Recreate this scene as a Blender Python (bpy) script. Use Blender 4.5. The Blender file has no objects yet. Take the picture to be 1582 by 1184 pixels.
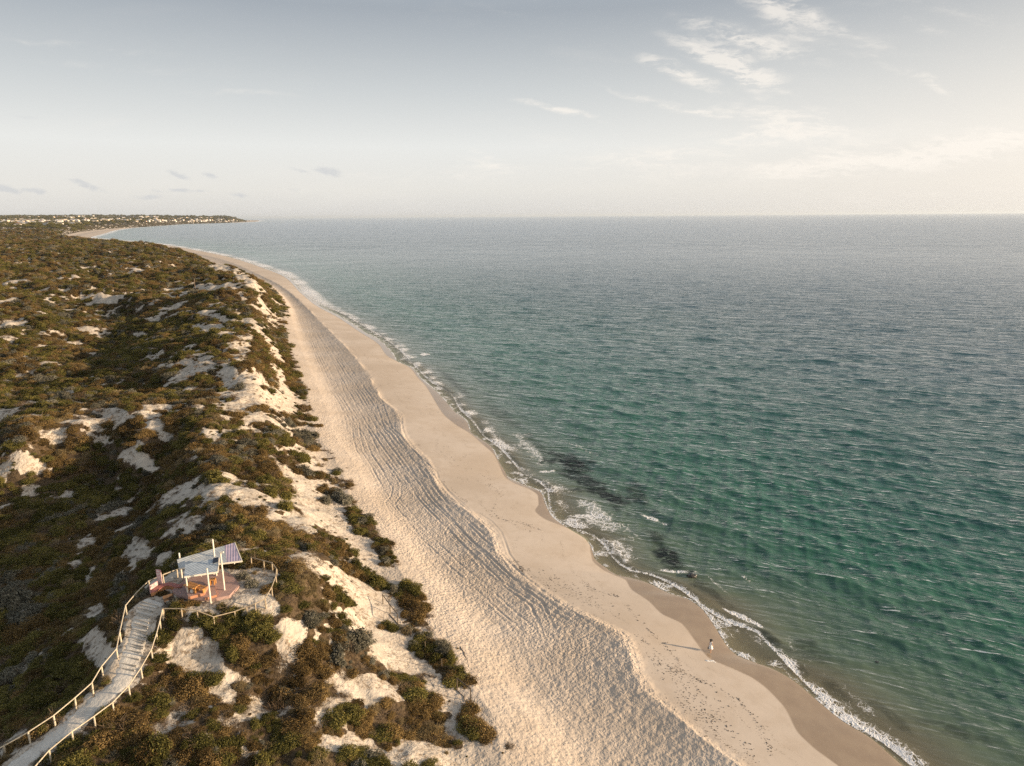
import bpy, bmesh, math, random
import numpy as np
from mathutils import Vector, Matrix

random.seed(7)
rng = np.random.default_rng(11)
scn = bpy.context.scene
COL = scn.collection
R = math.radians

# ------------------------------------------------------------------ camera
PW, PH, FPX = 1582.0, 1184.0, 1097.0
CAM_H = 52.0
cam_d = bpy.data.cameras.new('camera')
cam = bpy.data.objects.new('camera', cam_d)
COL.objects.link(cam)
cam_d.sensor_width = 36.0
cam_d.lens = 36.0 * FPX / PW
cam_d.clip_start = 0.5
cam_d.clip_end = 200000.0
M3 = Matrix.Rotation(R(90 - 13.23), 3, 'X') @ Matrix.Rotation(R(-0.39), 3, 'Z')
cam.matrix_world = Matrix.Translation((0, 0, CAM_H)) @ M3.to_4x4()
scn.camera = cam
MC = np.array(M3)

def ray(px, py):
    v = np.stack([np.asarray(px, float) - PW / 2, -(np.asarray(py, float) - PH / 2),
                  -np.full_like(np.asarray(px, float), FPX)], -1)
    return v @ MC.T

def at_z(px, py, z):
    d = ray(px, py)
    t = (z - CAM_H) / d[..., 2]
    return np.stack([d[..., 0] * t, d[..., 1] * t, np.full_like(t, 0) + z], -1)

def project(p):
    q = (np.asarray(p, float) - np.array([0, 0, CAM_H])) @ MC
    return np.stack([PW / 2 + FPX * q[..., 0] / -q[..., 2], PH / 2 - FPX * q[..., 1] / -q[..., 2]], -1)

# ------------------------------------------------------------------ noise
def _hash(ix, iy, seed):
    h = (ix.astype(np.int64) * 374761393 + iy.astype(np.int64) * 668265263 + seed * 974634777) & 0xffffffff
    h = ((h ^ (h >> 13)) * 1274126177) & 0xffffffff
    return ((h ^ (h >> 16)) & 255)
_A = np.linspace(0, 2 * np.pi, 256, endpoint=False)
_GX, _GY = np.cos(_A), np.sin(_A)

def perlin(x, y, seed=0):
    x = np.asarray(x, float); y = np.asarray(y, float)
    x0 = np.floor(x); y0 = np.floor(y)
    fx = x - x0; fy = y - y0
    u = fx * fx * fx * (fx * (fx * 6 - 15) + 10)
    v = fy * fy * fy * (fy * (fy * 6 - 15) + 10)
    def g(dx, dy):
        h = _hash(x0 + dx, y0 + dy, seed)
        return _GX[h] * (fx - dx) + _GY[h] * (fy - dy)
    a = g(0, 0); b = g(1, 0); c = g(0, 1); d = g(1, 1)
    return 1.5 * ((a + (b - a) * u) * (1 - v) + (c + (d - c) * u) * v)

def fbm(x, y, lam, octs=3, seed=0, gain=0.5):
    s = 0; a = 1.0
    for o in range(octs):
        k = 2 ** o / lam
        s = s + a * perlin(x * k + 17.3 * o, y * k - 9.1 * o, seed + o * 13)
        a *= gain
    return s

def sstep(a, b, x):
    t = np.clip((x - a) / (b - a), 0, 1)
    return t * t * (3 - 2 * t)

# ------------------------------------------------------------------ coast lines, each x as a function of y
def pchip(xk, yk):
    xk = np.asarray(xk, float); yk = np.asarray(yk, float)
    h = np.diff(xk); dl = np.diff(yk) / h
    m = np.zeros_like(yk)
    w1 = 2 * h[1:] + h[:-1]; w2 = h[1:] + 2 * h[:-1]
    same = dl[1:] * dl[:-1] > 0
    with np.errstate(divide='ignore', invalid='ignore'):
        mm = (w1 + w2) / (w1 / dl[:-1] + w2 / dl[1:])
    m[1:-1] = np.where(same, mm, 0)
    m[0] = dl[0]; m[-1] = dl[-1]
    def f(x):
        x = np.asarray(x, float)
        i = np.clip(np.searchsorted(xk, x) - 1, 0, len(xk) - 2)
        hh = h[i]; t = (x - xk[i]) / hh
        inside = ((2 * t**3 - 3 * t**2 + 1) * yk[i] + (t**3 - 2 * t**2 + t) * hh * m[i]
                  + (-2 * t**3 + 3 * t**2) * yk[i + 1] + (t**3 - t**2) * hh * m[i + 1])
        lo = yk[0] + (x - xk[0]) * m[0]; hi = yk[-1] + (x - xk[-1]) * m[-1]
        return np.where(x < xk[0], lo, np.where(x > xk[-1], hi, inside))
    return f

def curve(pts, z, extra=()):
    P = np.array(pts, float)
    W = at_z(P[:, 0], P[:, 1], z)
    L = sorted([(w[1], w[0]) for w in W] + list(extra))
    out = [L[0]]
    for p in L[1:]:
        if p[0] > out[-1][0] + 0.15:
            out.append(p)
    a = np.array(out)
    ly = np.log(a[:, 0])
    f = pchip(ly, a[:, 1])
    return lambda y: f(np.log(np.maximum(y, 5.0)))

FARSHORE = [(353, 344.6), (302, 346), (261, 348.3), (232, 350.3), (205, 352.3), (178, 356), (163, 360.5), (150, 364.0),
            (140, 367.5), (190, 372), (250, 378), (300, 386.5), (350, 396.5)]
FAREX = [(14500, -5000), (22000, -8600), (45000, -19000), (90000, -40000)]
X_edge = curve(FARSHORE + [(400, 411), (442, 427), (472, 456), (493, 472), (527, 490), (560, 511), (590, 529), (607, 548),
    (613, 558), (636, 568), (650, 585), (668, 600), (690, 622), (700, 634), (721, 652), (727, 667), (758, 690), (770, 712),
    (779, 727), (785, 738), (807, 748), (836, 762), (843, 780), (852, 797), (880, 818), (905, 834), (914, 848), (918, 862),
    (934, 876), (953, 888), (975, 893), (1000, 900.5), (1032, 916), (1063, 926), (1088, 945), (1104, 968), (1123, 998), (1136, 1011),
    (1164, 1023), (1190, 1032), (1226, 1052), (1262, 1082), (1300, 1113), (1346, 1141), (1378, 1169), (1395, 1184)], 0.0, FAREX)
X_foam = curve(FARSHORE + [(400, 410), (444, 425), (477, 454), (500, 470), (533, 487), (570, 509), (600, 527), (622, 546),
    (641, 566), (664, 589), (698, 611), (710, 632), (733, 655), (745, 672), (772, 693), (790, 712), (812, 735), (834, 746),
    (846, 761), (848, 780), (856, 797), (884, 815), (915, 828), (931, 841), (942, 857), (958, 873), (974, 882), (1002, 888), (1040, 905),
    (1066, 922), (1100, 948), (1130, 964), (1170, 979), (1190, 1000), (1214, 1025), (1240, 1052), (1272, 1084), (1306, 1112),
    (1352, 1140), (1388, 1166), (1408, 1184)], 0.0, FAREX)
X_wet = curve(FARSHORE + [(399, 412), (440, 429), (468, 457), (489, 474), (523, 492), (556, 514), (585, 533), (600, 552),
    (609, 556), (634, 569), (645, 583), (658, 597), (667, 612), (676, 628), (687, 644), (705, 658), (724, 668), (745, 686),
    (763, 702), (772, 720), (779, 735), (795, 747), (820, 757), (831, 766), (832, 778), (827, 790), (840, 802), (868, 812),
    (896, 822), (911, 836), (912, 850), (915, 864), (930, 879), (950, 889), (967, 898), (974, 912), (1003, 934), (1022, 953), (1054, 968),
    (1076, 998), (1094, 1022), (1134, 1039), (1163, 1052), (1190, 1073), (1215, 1103), (1229, 1134), (1253, 1160), (1285, 1184)], 0.2, FAREX)
X_berm = curve([(130, 370.5), (240, 381), (300, 391), (350, 403), (400, 424), (440, 445), (470, 470), (505, 505), (545, 545), (572, 580), (592, 615), (620, 641), (626, 670), (641, 691),
    (662, 712), (674, 738), (691, 763), (724, 788), (750, 806), (766, 828), (775, 852), (795, 874), (826, 900), (852, 919), (890, 941), (934, 963),
    (967, 980), (979, 1000), (990, 1035), (1005, 1062), (1040, 1095), (1075, 1128), (1110, 1155), (1150, 1184)], 1.5,
    [(y, float(X_edge(y)) - 30) for y in (3000, 9000, 40000, 90000)])
X_toe = curve([(110, 371.5), (225, 383.5), (270, 393), (320, 407), (355, 420), (392, 430), (438, 470), (440, 500), (446, 540), (458, 575), (472, 612), (478, 640), (492, 680),
    (515, 710), (530, 742), (545, 785), (585, 835), (604, 870), (628, 905), (654, 940), (650, 965), (672, 1000), (695, 1035), (728, 1075), (765, 1125), (775, 1184)], 2.5,
    [(y, float(X_edge(y)) - 60) for y in (3500, 9000, 40000, 90000)])

# ------------------------------------------------------------------ dune relief from control heights
CP = [  # px, py, z
    (0, 1184, 8), (60, 1180, 9.3), (130, 1100, 10.0), (185, 1040, 11.4), (222, 970, 12.8), (240, 925, 13.4), (20, 1080, 5.5),
    (310, 912, 13.5), (400, 890, 13.5), (350, 880, 13.6), (270, 900, 13.4), (430, 885, 12.6),
    (100, 1030, 6.3), (150, 960, 7.0), (60, 930, 3.4), (0, 1000, 2.5), (0, 900, 1.5), (120, 880, 3.0), (200, 850, 6.6), (290, 830, 10.5), (350, 815, 11.5),
    (0, 790, 2), (100, 780, 2.2), (200, 790, 4.0), (160, 745, 3.0), (60, 735, 6),
    (140, 1184, 9.0), (250, 1100, 9.3), (260, 1000, 11.5), (350, 985, 12.0), (440, 920, 13.2), (470, 890, 12.6), (430, 1080, 8.4), (400, 1184, 7.2), (280, 1184, 7.8),
    (540, 960, 8.0), (530, 905, 8.5), (600, 930, 5.0), (590, 1040, 6.2), (650, 1060, 5.2), (715, 1120, 4.6), (560, 1184, 6.0), (690, 1184, 4.6), (640, 912, 4.2),
    (540, 870, 6.0), (480, 830, 8.8), (550, 820, 4.8), (430, 790, 9.2), (500, 760, 6.0), (390, 760, 9.6), (320, 745, 10.5), (260, 755, 8.0), (470, 720, 7.5), (505, 735, 6.5),
    (420, 700, 9.5), (350, 690, 11.5), (250, 715, 7.0), (300, 665, 13.0), (220, 660, 13.0), (120, 665, 12.0), (30, 675, 12.5), (180, 705, 8.0), (80, 705, 8.0),
    (460, 655, 6.5), (400, 640, 11), (440, 590, 9.5), (400, 590, 13.5), (370, 560, 16), (300, 600, 12.0), (280, 575, 13.5), (220, 600, 8.5), (120, 610, 9.0), (30, 625, 8.5),
    (330, 510, 18), (320, 535, 16.5), (400, 520, 14.5), (425, 480, 12), (270, 530, 8), (200, 530, 4.5), (110, 540, 5), (30, 560, 10), (10, 530, 9), (200, 490, 5), (120, 490, 7),
    (350, 455, 17), (390, 450, 14), (300, 452, 11), (260, 462, 10), (215, 452, 16), (140, 450, 14), (40, 455, 13), (60, 480, 12),
    (345, 418, 18), (370, 424, 15), (300, 425, 9), (250, 432, 8), (160, 428, 10), (60, 425, 15), (0, 420, 18), (20, 440, 9),
    (300, 405, 12), (250, 402, 16), (180, 408, 16), (100, 405, 12), (30, 400, 14), (200, 385, 17), (120, 385, 16), (40, 380, 16), (150, 374, 13), (60, 368, 15), (10, 365, 13),
]
CPW = [tuple(at_z(a, b, c)) for a, b, c in CP]
for k, y, z in [(-.67, 2600, 24), (-.67, 4200, 27), (-.67, 6500, 55), (-.67, 8500, 86), (-.67, 15000, 92), (-.55, 2600, 18), (-.78, 2500, 24), (-.8, 5000, 40),
                (-.8, 9000, 86), (-.51, 5000, 26), (-.51, 6500, 46), (-.51, 9000, 84), (-.42, 8500, 30), (-.42, 11000, 84), (-.37, 13000, 60),
                (-.35, 18000, 45), (-.30, 26000, 12), (-.27, 40000, 8), (-.5, 30000, 95), (-.8, 30000, 95), (-.6, 1900, 17), (-.75, 1700, 18), (-1.2, 100, 4), (-1.2, 300, 9), (-1.2, 900, 14), (-1.2, 3000, 30),
                (-1.0, 45, 5), (-.6, 30, 7), (-.3, 35, 6), (0, 35, 5)]:
    CPW.append((k * y, y, z))
CPW = np.array(CPW)
def _uv(x, y):
    r = np.sqrt(x * x + y * y) + 1e-6
    return 2.2 * x / r, np.log(r)
_cu, _cv = _uv(CPW[:, 0], CPW[:, 1])
_D = np.sqrt((_cu[:, None] - _cu[None])**2 + (_cv[:, None] - _cv[None])**2 + 0.012**2)
_n = len(CPW)
_Am = np.zeros((_n + 3, _n + 3)); _Am[:_n, :_n] = _D - np.eye(_n) * 0.012
_Am[:_n, _n] = 1; _Am[:_n, _n + 1] = _cu; _Am[:_n, _n + 2] = _cv
_Am[_n:, :_n] = _Am[:_n, _n:].T
_w = np.linalg.solve(_Am, np.concatenate([CPW[:, 2], [0, 0, 0]]))
# tabulated on a fine (bearing, log range) grid
_gu = np.linspace(-2.25, 2.0, 700); _gv = np.linspace(math.log(20), math.log(95000), 900)
_GU, _GV = np.meshgrid(_gu, _gv)
_T = _w[_n] + _w[_n + 1] * _GU + _w[_n + 2] * _GV
for i in range(_n):
    _T += _w[i] * np.sqrt((_GU - _cu[i])**2 + (_GV - _cv[i])**2 + 0.012**2)

def bilin(T, u, v):
    a = np.clip((u - _gu[0]) / (_gu[1] - _gu[0]), 0, len(_gu) - 1.001)
    b = np.clip((v - _gv[0]) / (_gv[1] - _gv[0]), 0, len(_gv) - 1.001)
    i = a.astype(int); j = b.astype(int); fa = a - i; fb = b - j
    return (T[j, i] * (1 - fa) + T[j, i + 1] * fa) * (1 - fb) + (T[j + 1, i] * (1 - fa) + T[j + 1, i + 1] * fa) * fb

# path outline (photo pixels) and its centre line
PATH_L = [(-40, 1210), (2, 1184), (53, 1149.5), (101, 1113.5), (125, 1092), (144, 1073), (163, 1063), (175, 1044), (185, 1015), (197, 991), (203, 967), (211, 938), (224, 924)]
PATH_R = [(15, 1212), (48, 1184), (79, 1157), (110, 1137), (144, 1106), (173, 1083.5), (199, 1061), (213.5, 1034), (224, 1008), (227, 991), (232, 966), (240, 943), (258, 936)]
PZ = [8.6, 9.0, 9.6, 10.2, 10.5, 10.8, 11.0, 11.3, 11.9, 12.3, 12.7, 13.3, 13.5]
_pl = at_z(np.array(PATH_L)[:, 0], np.array(PATH_L)[:, 1], np.array(PZ))
_pr = at_z(np.array(PATH_R)[:, 0], np.array(PATH_R)[:, 1], np.array(PZ))
_pc = (_pl + _pr) / 2

def seg_dist(x, y, P):
    """distance to a polyline and the height interpolated on it"""
    best = np.full(x.shape, 1e9); zz = np.zeros(x.shape)
    for a, b in zip(P[:-1], P[1:]):
        dx, dy = b[0] - a[0], b[1] - a[1]
        t = np.clip(((x - a[0]) * dx + (y - a[1]) * dy) / (dx * dx + dy * dy + 1e-9), 0, 1)
        d = np.hypot(x - a[0] - t * dx, y - a[1] - t * dy)
        m = d < best
        best = np.where(m, d, best)
        if len(a) > 2:
            zz = np.where(m, a[2] + t * (b[2] - a[2]), zz)
    return best, zz

PLAT_Z = 13.5
_pcen = at_z(np.array([318., 345.]), np.array([905., 900.]), PLAT_Z)
_lcen = at_z(np.array([392.]), np.array([893.]), PLAT_Z)[0]

# vehicle tracks on the beach: polylines in photo pixels on z = 1.6
TRK = [[(467, 480), (477, 497), (480, 519), (488, 543), (503, 576), (514, 602), (534, 631), (549, 651), (551, 677), (556, 695), (572, 720), (590, 745)],
       [(477, 499), (484, 522), (493, 546), (510, 580), (526, 612), (546, 640), (566, 668), (580, 700), (603, 731), (613, 747), (611, 763), (602, 775), (608, 790), (621, 802), (637, 816), (657, 828), (692, 840)],
       [(520, 545), (560, 600), (590, 650), (625, 690), (650, 714), (668, 730), (671, 741), (684, 757), (706, 777), (734, 806)],
       [(735, 795), (752, 806), (766, 822), (772, 838), (778, 856), (800, 885)],
       [(690, 892), (684, 884), (687, 874), (698, 866), (712, 864)], [(700, 890), (697, 882), (703, 872), (716, 870)],
       [(716, 822), (700, 812), (694, 820), (697, 832)],
       [(560, 690), (580, 720), (600, 755), (626, 790), (660, 830), (700, 868), (745, 905), (800, 955), (840, 990)],
       [(600, 700), (630, 740), (660, 775), (700, 815), (735, 850), (785, 895), (840, 930), (880, 960), (905, 985)],
       [(575, 660), (610, 705), (640, 745), (675, 785), (715, 830), (760, 880), (800, 910), (830, 930), (845, 965), (860, 1000)],
       [(500, 520), (540, 580), (575, 630), (610, 680), (650, 735), (690, 785), (740, 835), (800, 890), (850, 930), (915, 975), (925, 1000)],
       [(490, 510), (525, 570), (555, 625), (590, 680), (630, 735), (665, 780), (720, 840), (770, 885)],
       [(585, 620), (600, 660), (640, 705), (670, 745), (720, 795), (760, 828)]]
TRKW = [at_z(np.array(t)[:, 0], np.array(t)[:, 1], 1.6)[:, :2] for t in TRK]

def base_height(x, y):
    xe, xb, xt = X_edge(y), X_berm(y), X_toe(y)
    xb = np.minimum(xb, xe - 4.0); xt = np.minimum(xt, xb - 3.0)
    r = np.hypot(x, y)
    # beach
    sea = -0.03 - (x - xe) * 0.055
    u = np.clip((xe - x) / (xe - xb), 0, 1)
    fore = 1.55 * u ** 0.85
    v = np.clip((xb - x) / (xb - xt), 0, 1)
    scarp = 0.36 * sstep(0.0, 1.1 + .7 * fbm(x * 0 + 2, y, 11, 2, 6), xb - x) * np.clip(np.minimum(1, (900 - y) / 500), 0.0, 1) * np.clip(0.62 + 0.75 * fbm(x * 0, y, 17, 3, 5), .12, 1.2)
    back = 1.55 + scarp - 0.55 * np.sin(np.clip(v * 1.25, 0, 1) * np.pi) + 1.9 * sstep(0.58, 1.14, v)
    z = np.where(x > xe, np.maximum(sea, -4), np.where(x > xb, fore, back))
    # dunes
    d = xt - x
    uu, vv = _uv(x, y)
    D = np.maximum(bilin(_T, uu, vv), 1.5)
    pd, pz = seg_dist(x, y, _pc)
    pm = 1 - sstep(1.2, 3.4, pd)
    pa = np.hypot((x - _pcen[0, 0]), (y - _pcen[0, 1]) * .9); pb = np.hypot((x - _lcen[0]), (y - _lcen[1]) * 1.0)
    am = np.maximum(1 - sstep(4.6, 7.5, pa), 1 - sstep(4.0, 6.8, pb))
    nz = (1 - pm) * (1 - am)
    wr = np.clip((r - 100) / 400, 0, 1)
    det = fbm(x + 0.35 * y, y, 26, 3, 3) * (1.0 + 1.6 * wr) + fbm(x, y, 7, 3, 9) * 0.55 + (1 - np.abs(perlin(x / 13, y / 13, 21))) * 0.9 - .6
    det += wr * 2.4 * fbm(x, y, 90, 2, 31) + np.clip((r - 900) / 2500, 0, 1) * 7 * fbm(x, y, 420, 3, 41)
    D = D + det * 1.25 * nz
    D = D * (1 - pm) + pz * pm
    D = D * (1 - am) + PLAT_Z * am
    ramp = sstep(0, 11 * (1 + r / 700), d)
    dz = back + np.maximum(D - back, 0.15) * ramp
    z = np.where(d > 0, dz, z)
    return z

def fine_height(x, y):
    """trodden sand, wheel ruts, cusps: added to the ground sheet only"""
    xe, xb, xt = X_edge(y), X_berm(y), X_toe(y)
    r = np.hypot(x, y)
    dz = np.zeros_like(x)
    m = (x < xe) & (x > xt - 4) & (y < 800)
    xs, ys = x[m], y[m]
    o = np.zeros_like(xs)
    beach = sstep(-1.5, 0.4, xb[m] - xs)
    o += beach * (0.05 * fbm(xs, ys, 1.1, 2, 51) + 0.06 * fbm(xs, ys, 9, 2, 55))
    def rut(c, gauge=0.85, dep=0.10):
        for s in (-gauge, gauge):
            q = (c + s)
            o_ = -dep * np.exp(-(q / 0.15)**2) + dep * 0.5 * np.exp(-((np.abs(q) - 0.32) / 0.13)**2)
            yield o_
    for ti, P in enumerate(TRKW):
        lo = P.min(0) - 3; hi = P.max(0) + 3
        b = (xs > lo[0]) & (xs < hi[0]) & (ys > lo[1]) & (ys < hi[1])
        if not b.any(): continue
        # signed offset from the polyline
        xx, yy = xs[b], ys[b]
        best = np.full(xx.shape, 1e9); sg = np.full(xx.shape, 1e9)
        for a, c in zip(P[:-1], P[1:]):
            dx, dy = c - a
            L2 = dx * dx + dy * dy; L = math.sqrt(L2)
            t = np.clip(((xx - a[0]) * dx + (yy - a[1]) * dy) / L2, 0, 1)
            d = np.hypot(xx - a[0] - t * dx, yy - a[1] - t * dy)
            side = np.sign((xx - a[0]) * dy - (yy - a[1]) * dx)
            k = d < best
            best = np.where(k, d, best); sg = np.where(k, d * side, sg)
        wob = 0.12 * perlin(yy * 0.05, xx * 0 + 1.7, 77)
        ends = np.minimum(np.hypot(xx - P[0][0], yy - P[0][1]), np.hypot(xx - P[-1][0], yy - P[-1][1]))
        o[b] += sum(rut(sg + wob)) * sstep(0, 9 if len(P) > 6 else 2.5, ends) * (.6 if ti not in (3, 4, 5, 6) else .4) * (.55 + .45 * sstep(-.3, .3, perlin(yy / 13, xx / 13, 900 + ti)))
    rr = np.random.default_rng(5)
    for k in range(18):
        f0 = 0.05 + 0.66 * rr.random(); ph = rr.random() * 90; am = .02 + .09 * rr.random()
        f = f0 + am * perlin(ys / 130 + ph, ys * 0 + k, 90 + k) + am * .12 * perlin(ys / 38 + ph, ys * 0 + k, 120 + k)
        c = xs - (xb[m] - f * (xb[m] - xt[m]) )
        gate = sstep(80 + 30 * rr.random(), 150, ys) * (0.12 + 0.88 * sstep(-.15, .35, perlin(ys / 70 + ph, ys * 0, 160 + k)))
        slope_fix = 0.8
        o += sum(rut(c * slope_fix, 0.75, 0.023)) * gate * (f > 0.03)
    dz[m] = o
    return dz

def height(x, y):
    x = np.atleast_1d(np.asarray(x, float)); y = np.atleast_1d(np.asarray(y, float))
    return base_height(x, y)

_tt = np.exp(np.linspace(math.log(35), math.log(16000), 1600))
def on_ground(px, py, lift=0.0):
    """the first point of the ground (raised by lift) that a pixel of the photo sees"""
    d = ray(np.array([float(px)]), np.array([float(py)]))[0]
    d = d / np.linalg.norm(d)
    t = _tt
    def g(t):
        p = d[None] * np.atleast_1d(t)[:, None]
        return p[:, 2] + CAM_H - height(p[:, 0], p[:, 1]) - lift
    gg = g(t)
    k = np.argmax(gg < 0)
    if gg[k] >= 0: k = len(t) - 1
    a, b = t[max(k - 1, 0)], t[k]
    for _ in range(14):
        c = (a + b) / 2
        if g(c)[0] < 0: b = c
        else: a = c
    return np.array([d[0] * b, d[1] * b, CAM_H + d[2] * b])

def patch(px, py, hw, hh, ang=0.0):
    """an ellipse of the photo laid on the ground as a world ellipse: centre and inverse axes"""
    c = on_ground(px, py)
    ca, sa = math.cos(R(ang)), math.sin(R(ang))
    def axis(dx, dy):
        f = at_z(px + dx, py + dy, c[2])[:2] - c[:2]
        g = (on_ground(px + dx, py + dy)[:2] - on_ground(px - dx, py - dy)[:2]) / 2
        k = np.linalg.norm(g) / np.linalg.norm(f)
        return g if .25 < k < 2.5 else f * (.4 if k <= .25 else 1.5)
    a, b = axis(hw * ca, hw * sa), axis(-hh * sa, hh * ca)
    if abs(a[0] * b[1] - a[1] * b[0]) < .15 * np.linalg.norm(a) * np.linalg.norm(b):
        a = at_z(px + hw * ca, py + hw * sa, c[2])[:2] - c[:2]; b = at_z(px - hh * sa, py + hh * ca, c[2])[:2] - c[:2]
    Mi = np.linalg.inv(np.array([a, b]).T)
    return c, Mi
def in_patch(P, x, y):
    c, Mi = P
    dx, dy = x - c[0], y - c[1]
    return np.sqrt((Mi[0, 0] * dx + Mi[0, 1] * dy)**2 + (Mi[1, 0] * dx + Mi[1, 1] * dy)**2)

#        px, py, half width, half height, angle, strength
SANDP = [(590, 935, 58, 26, 38, 1), (545, 905, 50, 22, 20, .9), (450, 975, 42, 26, 20, .62), (300, 1010, 50, 40, 0, .40), (340, 1075, 30, 20, 0, .35), (530, 1150, 50, 14, 0, .7), (650, 1160, 60, 22, 0, 1), (715, 1172, 55, 20, 0, 1),
    (560, 975, 45, 22, 30, .8), (605, 1000, 45, 22, 35, .9), (655, 1045, 40, 18, 40, 1), (575, 1060, 18, 26, 0, .8), (600, 1090, 18, 16, 0, .7), (690, 1080, 40, 14, 42, 1), (505, 960, 14, 45, 20, .8),
    (505, 805, 70, 12, 22, 1), (560, 850, 40, 18, 35, 1), (580, 880, 40, 14, 35, .9), (500, 780, 45, 12, 12, .9), (400, 765, 90, 9, 8, 1), (450, 778, 60, 12, 10, 1), (330, 752, 60, 8, -6, 1), (340, 735, 70, 8, -4, .8), (450, 740, 60, 10, 12, .9), (470, 800, 55, 7, 10, .9),
    (480, 700, 40, 10, 8, 1), (500, 722, 30, 12, 25, 1), (455, 668, 38, 7, -6, 1), (430, 650, 70, 4, -5, .9), (400, 615, 50, 16, 0, 1), (380, 590, 42, 18, -20, 1), (355, 575, 14, 20, 0, .8), (440, 615, 32, 18, 20, 1), (400, 640, 60, 6, -4, .9),
    (285, 580, 20, 10, 0, 1), (240, 650, 26, 11, 30, 1), (178, 634, 18, 7, 0, .9), (215, 712, 34, 12, 15, .9), (40, 712, 44, 8, 0, .9), (10, 650, 16, 8, -20, .8), (140, 650, 24, 8, 20, .8), (150, 680, 30, 10, 10, .7),
    (215, 858, 28, 18, -30, .95), (255, 862, 12, 20, 40, .8), (135, 833, 22, 9, -20, .8), (140, 890, 7, 14, 10, .8), (205, 790, 28, 5, -6, .7), (165, 800, 30, 4, -8, .6), (365, 800, 26, 5, 12, .8),
    (152, 1005, 26, 30, -50, .9), (150, 945, 18, 8, -35, .8), (100, 985, 12, 5, -45, .7), (70, 1010, 10, 6, -45, .7), (42, 1038, 12, 7, -40, .7), (110, 925, 30, 4, -20, .6), (58, 938, 14, 6, 0, .6),
    (318, 508, 14, 9, 20, 1), (345, 490, 22, 5, 18, .9), (272, 447, 16, 3.5, 0, 1), (345, 417, 24, 5, 12, 1), (375, 425, 24, 5, 30, 1), (190, 458, 90, 4, -3, .6), (215, 418, 14, 3, 0, .8), (45, 402, 8, 3, -30, .8), (100, 432, 60, 5, -3, .5), (20, 440, 30, 7, -10, .6),
    (330, 445, 26, 5, 5, .8), (360, 445, 20, 5, 10, .7), (300, 540, 14, 9, 10, .6), (310, 560, 30, 7, -6, .6), (20, 500, 24, 8, 0, .5), (250, 545, 30, 5, 0, .4),
    (420, 540, 26, 8, 50, .55), (430, 580, 20, 8, 50, .6), (390, 500, 30, 7, 40, .5), (405, 470, 30, 5, 40, .5), (460, 840, 40, 8, 10, .5),
    (390, 893, 36, 24, 0, 1.2), (300, 940, 30, 5, 0, 1), (248, 935, 22, 10, -20, 1.1), (330, 905, 60, 24, -8, 1.2)]
VEGP = [(640, 914, 26, 5.5, 36, 1), (545, 885, 50, 9, 14, 1), (488, 777, 26, 6, 5, 1), (505, 728, 28, 10, 25, 1), (440, 655, 34, 9, -8, .9), (460, 690, 46, 6, -3, 1), (325, 742, 28, 6, -6, 1), (425, 738, 24, 8, 25, .9),
    (550, 990, 20, 20, 0, 1), (655, 1062, 42, 26, 20, 1), (730, 1115, 42, 14, 42, 1), (600, 1112, 70, 28, 5, 1), (462, 915, 26, 34, 20, 1), (530, 928, 20, 11, -20, .9), (500, 990, 30, 50, 30, .9), (560, 1030, 36, 14, 20, .8), (440, 830, 60, 12, 10, .9), (520, 845, 30, 8, 12, .9), (530, 775, 20, 4, 8, .8), (585, 852, 16, 6, 50, .9),
    (400, 545, 28, 20, 40, .7), (455, 590, 10, 26, -30, .9), (440, 530, 8, 26, -10, .9), (405, 730, 26, 8, 0, .8), (350, 655, 60, 5, -2, .7), (425, 600, 14, 5, 0, .6), (245, 690, 60, 14, 0, .6), (395, 868, 12, 6, 0, .7), (375, 902, 14, 7, 0, .8), (388, 912, 14, 5, -10, .6)]
SANDW = [(patch(*p[:5]), p[5]) for p in SANDP]
LOOK = patch(322, 908, 104, 23)
VEGW = [(patch(*p[:5]), p[5]) for p in VEGP]

def veg_mask(x, y):
    """share of the ground hidden by plants, 0..1"""
    xt = X_toe(y); d = xt - x
    r = np.hypot(x, y)
    n = fbm(x, y, 5.5, 3, 61); n2 = fbm(x, y, 17, 2, 71); n3 = fbm(x, y, 1.3, 2, 75)
    far = np.clip((r - 300) / 900, 0, 1)
    big = fbm(x, y, 60 + 0 * r, 2, 73) * far
    inland = sstep(4, 45, d)
    v = 0.58 + 0.42 * inland * (1 - .25 * far) + 0.60 * n + 0.55 * n2 + 0.35 * big - .10 * sstep(150, 300, r)
    v -= 0.75 * sstep(.22, .55, fbm(x * .45 + 3, y * .9 - x * .15, 6.5, 3, 65)) * sstep(60, 130, r) * sstep(5, 25, d) * (1 - .6 * far)
    warp = 1 + 0.40 * n + 0.28 * n3
    for P, s in SANDW:
        q = in_patch(P, x, y)
        v -= 1.5 * s * (1 - sstep(0.72, 1.15, q * warp))
    for P, s in VEGW:
        q = in_patch(P, x, y)
        v += 1.6 * s * (1 - sstep(0.75, 1.1, q * warp))
    v = sstep(0.20, 0.74, v + 0.20 * n3)
    pd, _ = seg_dist(x, y, _pc)
    v = v * sstep(1.15, 1.7, pd + 0.35 * n3)
    pa = np.hypot((x - _pcen[0, 0]), (y - _pcen[0, 1])); pb = np.hypot(x - _pcen[1, 0], y - _pcen[1, 1])
    v = v * sstep(.92, 1.0, in_patch(LOOK, x, y))
    v = v * sstep(3.2, 3.8, pa) * sstep(3.0, 3.6, pb)
    v = v * sstep(-1.0, 1.2, d + 2.2 * n + 1.0 * n3)
    return v

# ------------------------------------------------------------------ object helpers
def setp(o, label=None, cat=None, group=None, kind=None):
    if label: o['label'] = label
    if cat: o['category'] = cat
    if group: o['group'] = group
    if kind: o['kind'] = kind
    return o

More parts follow.
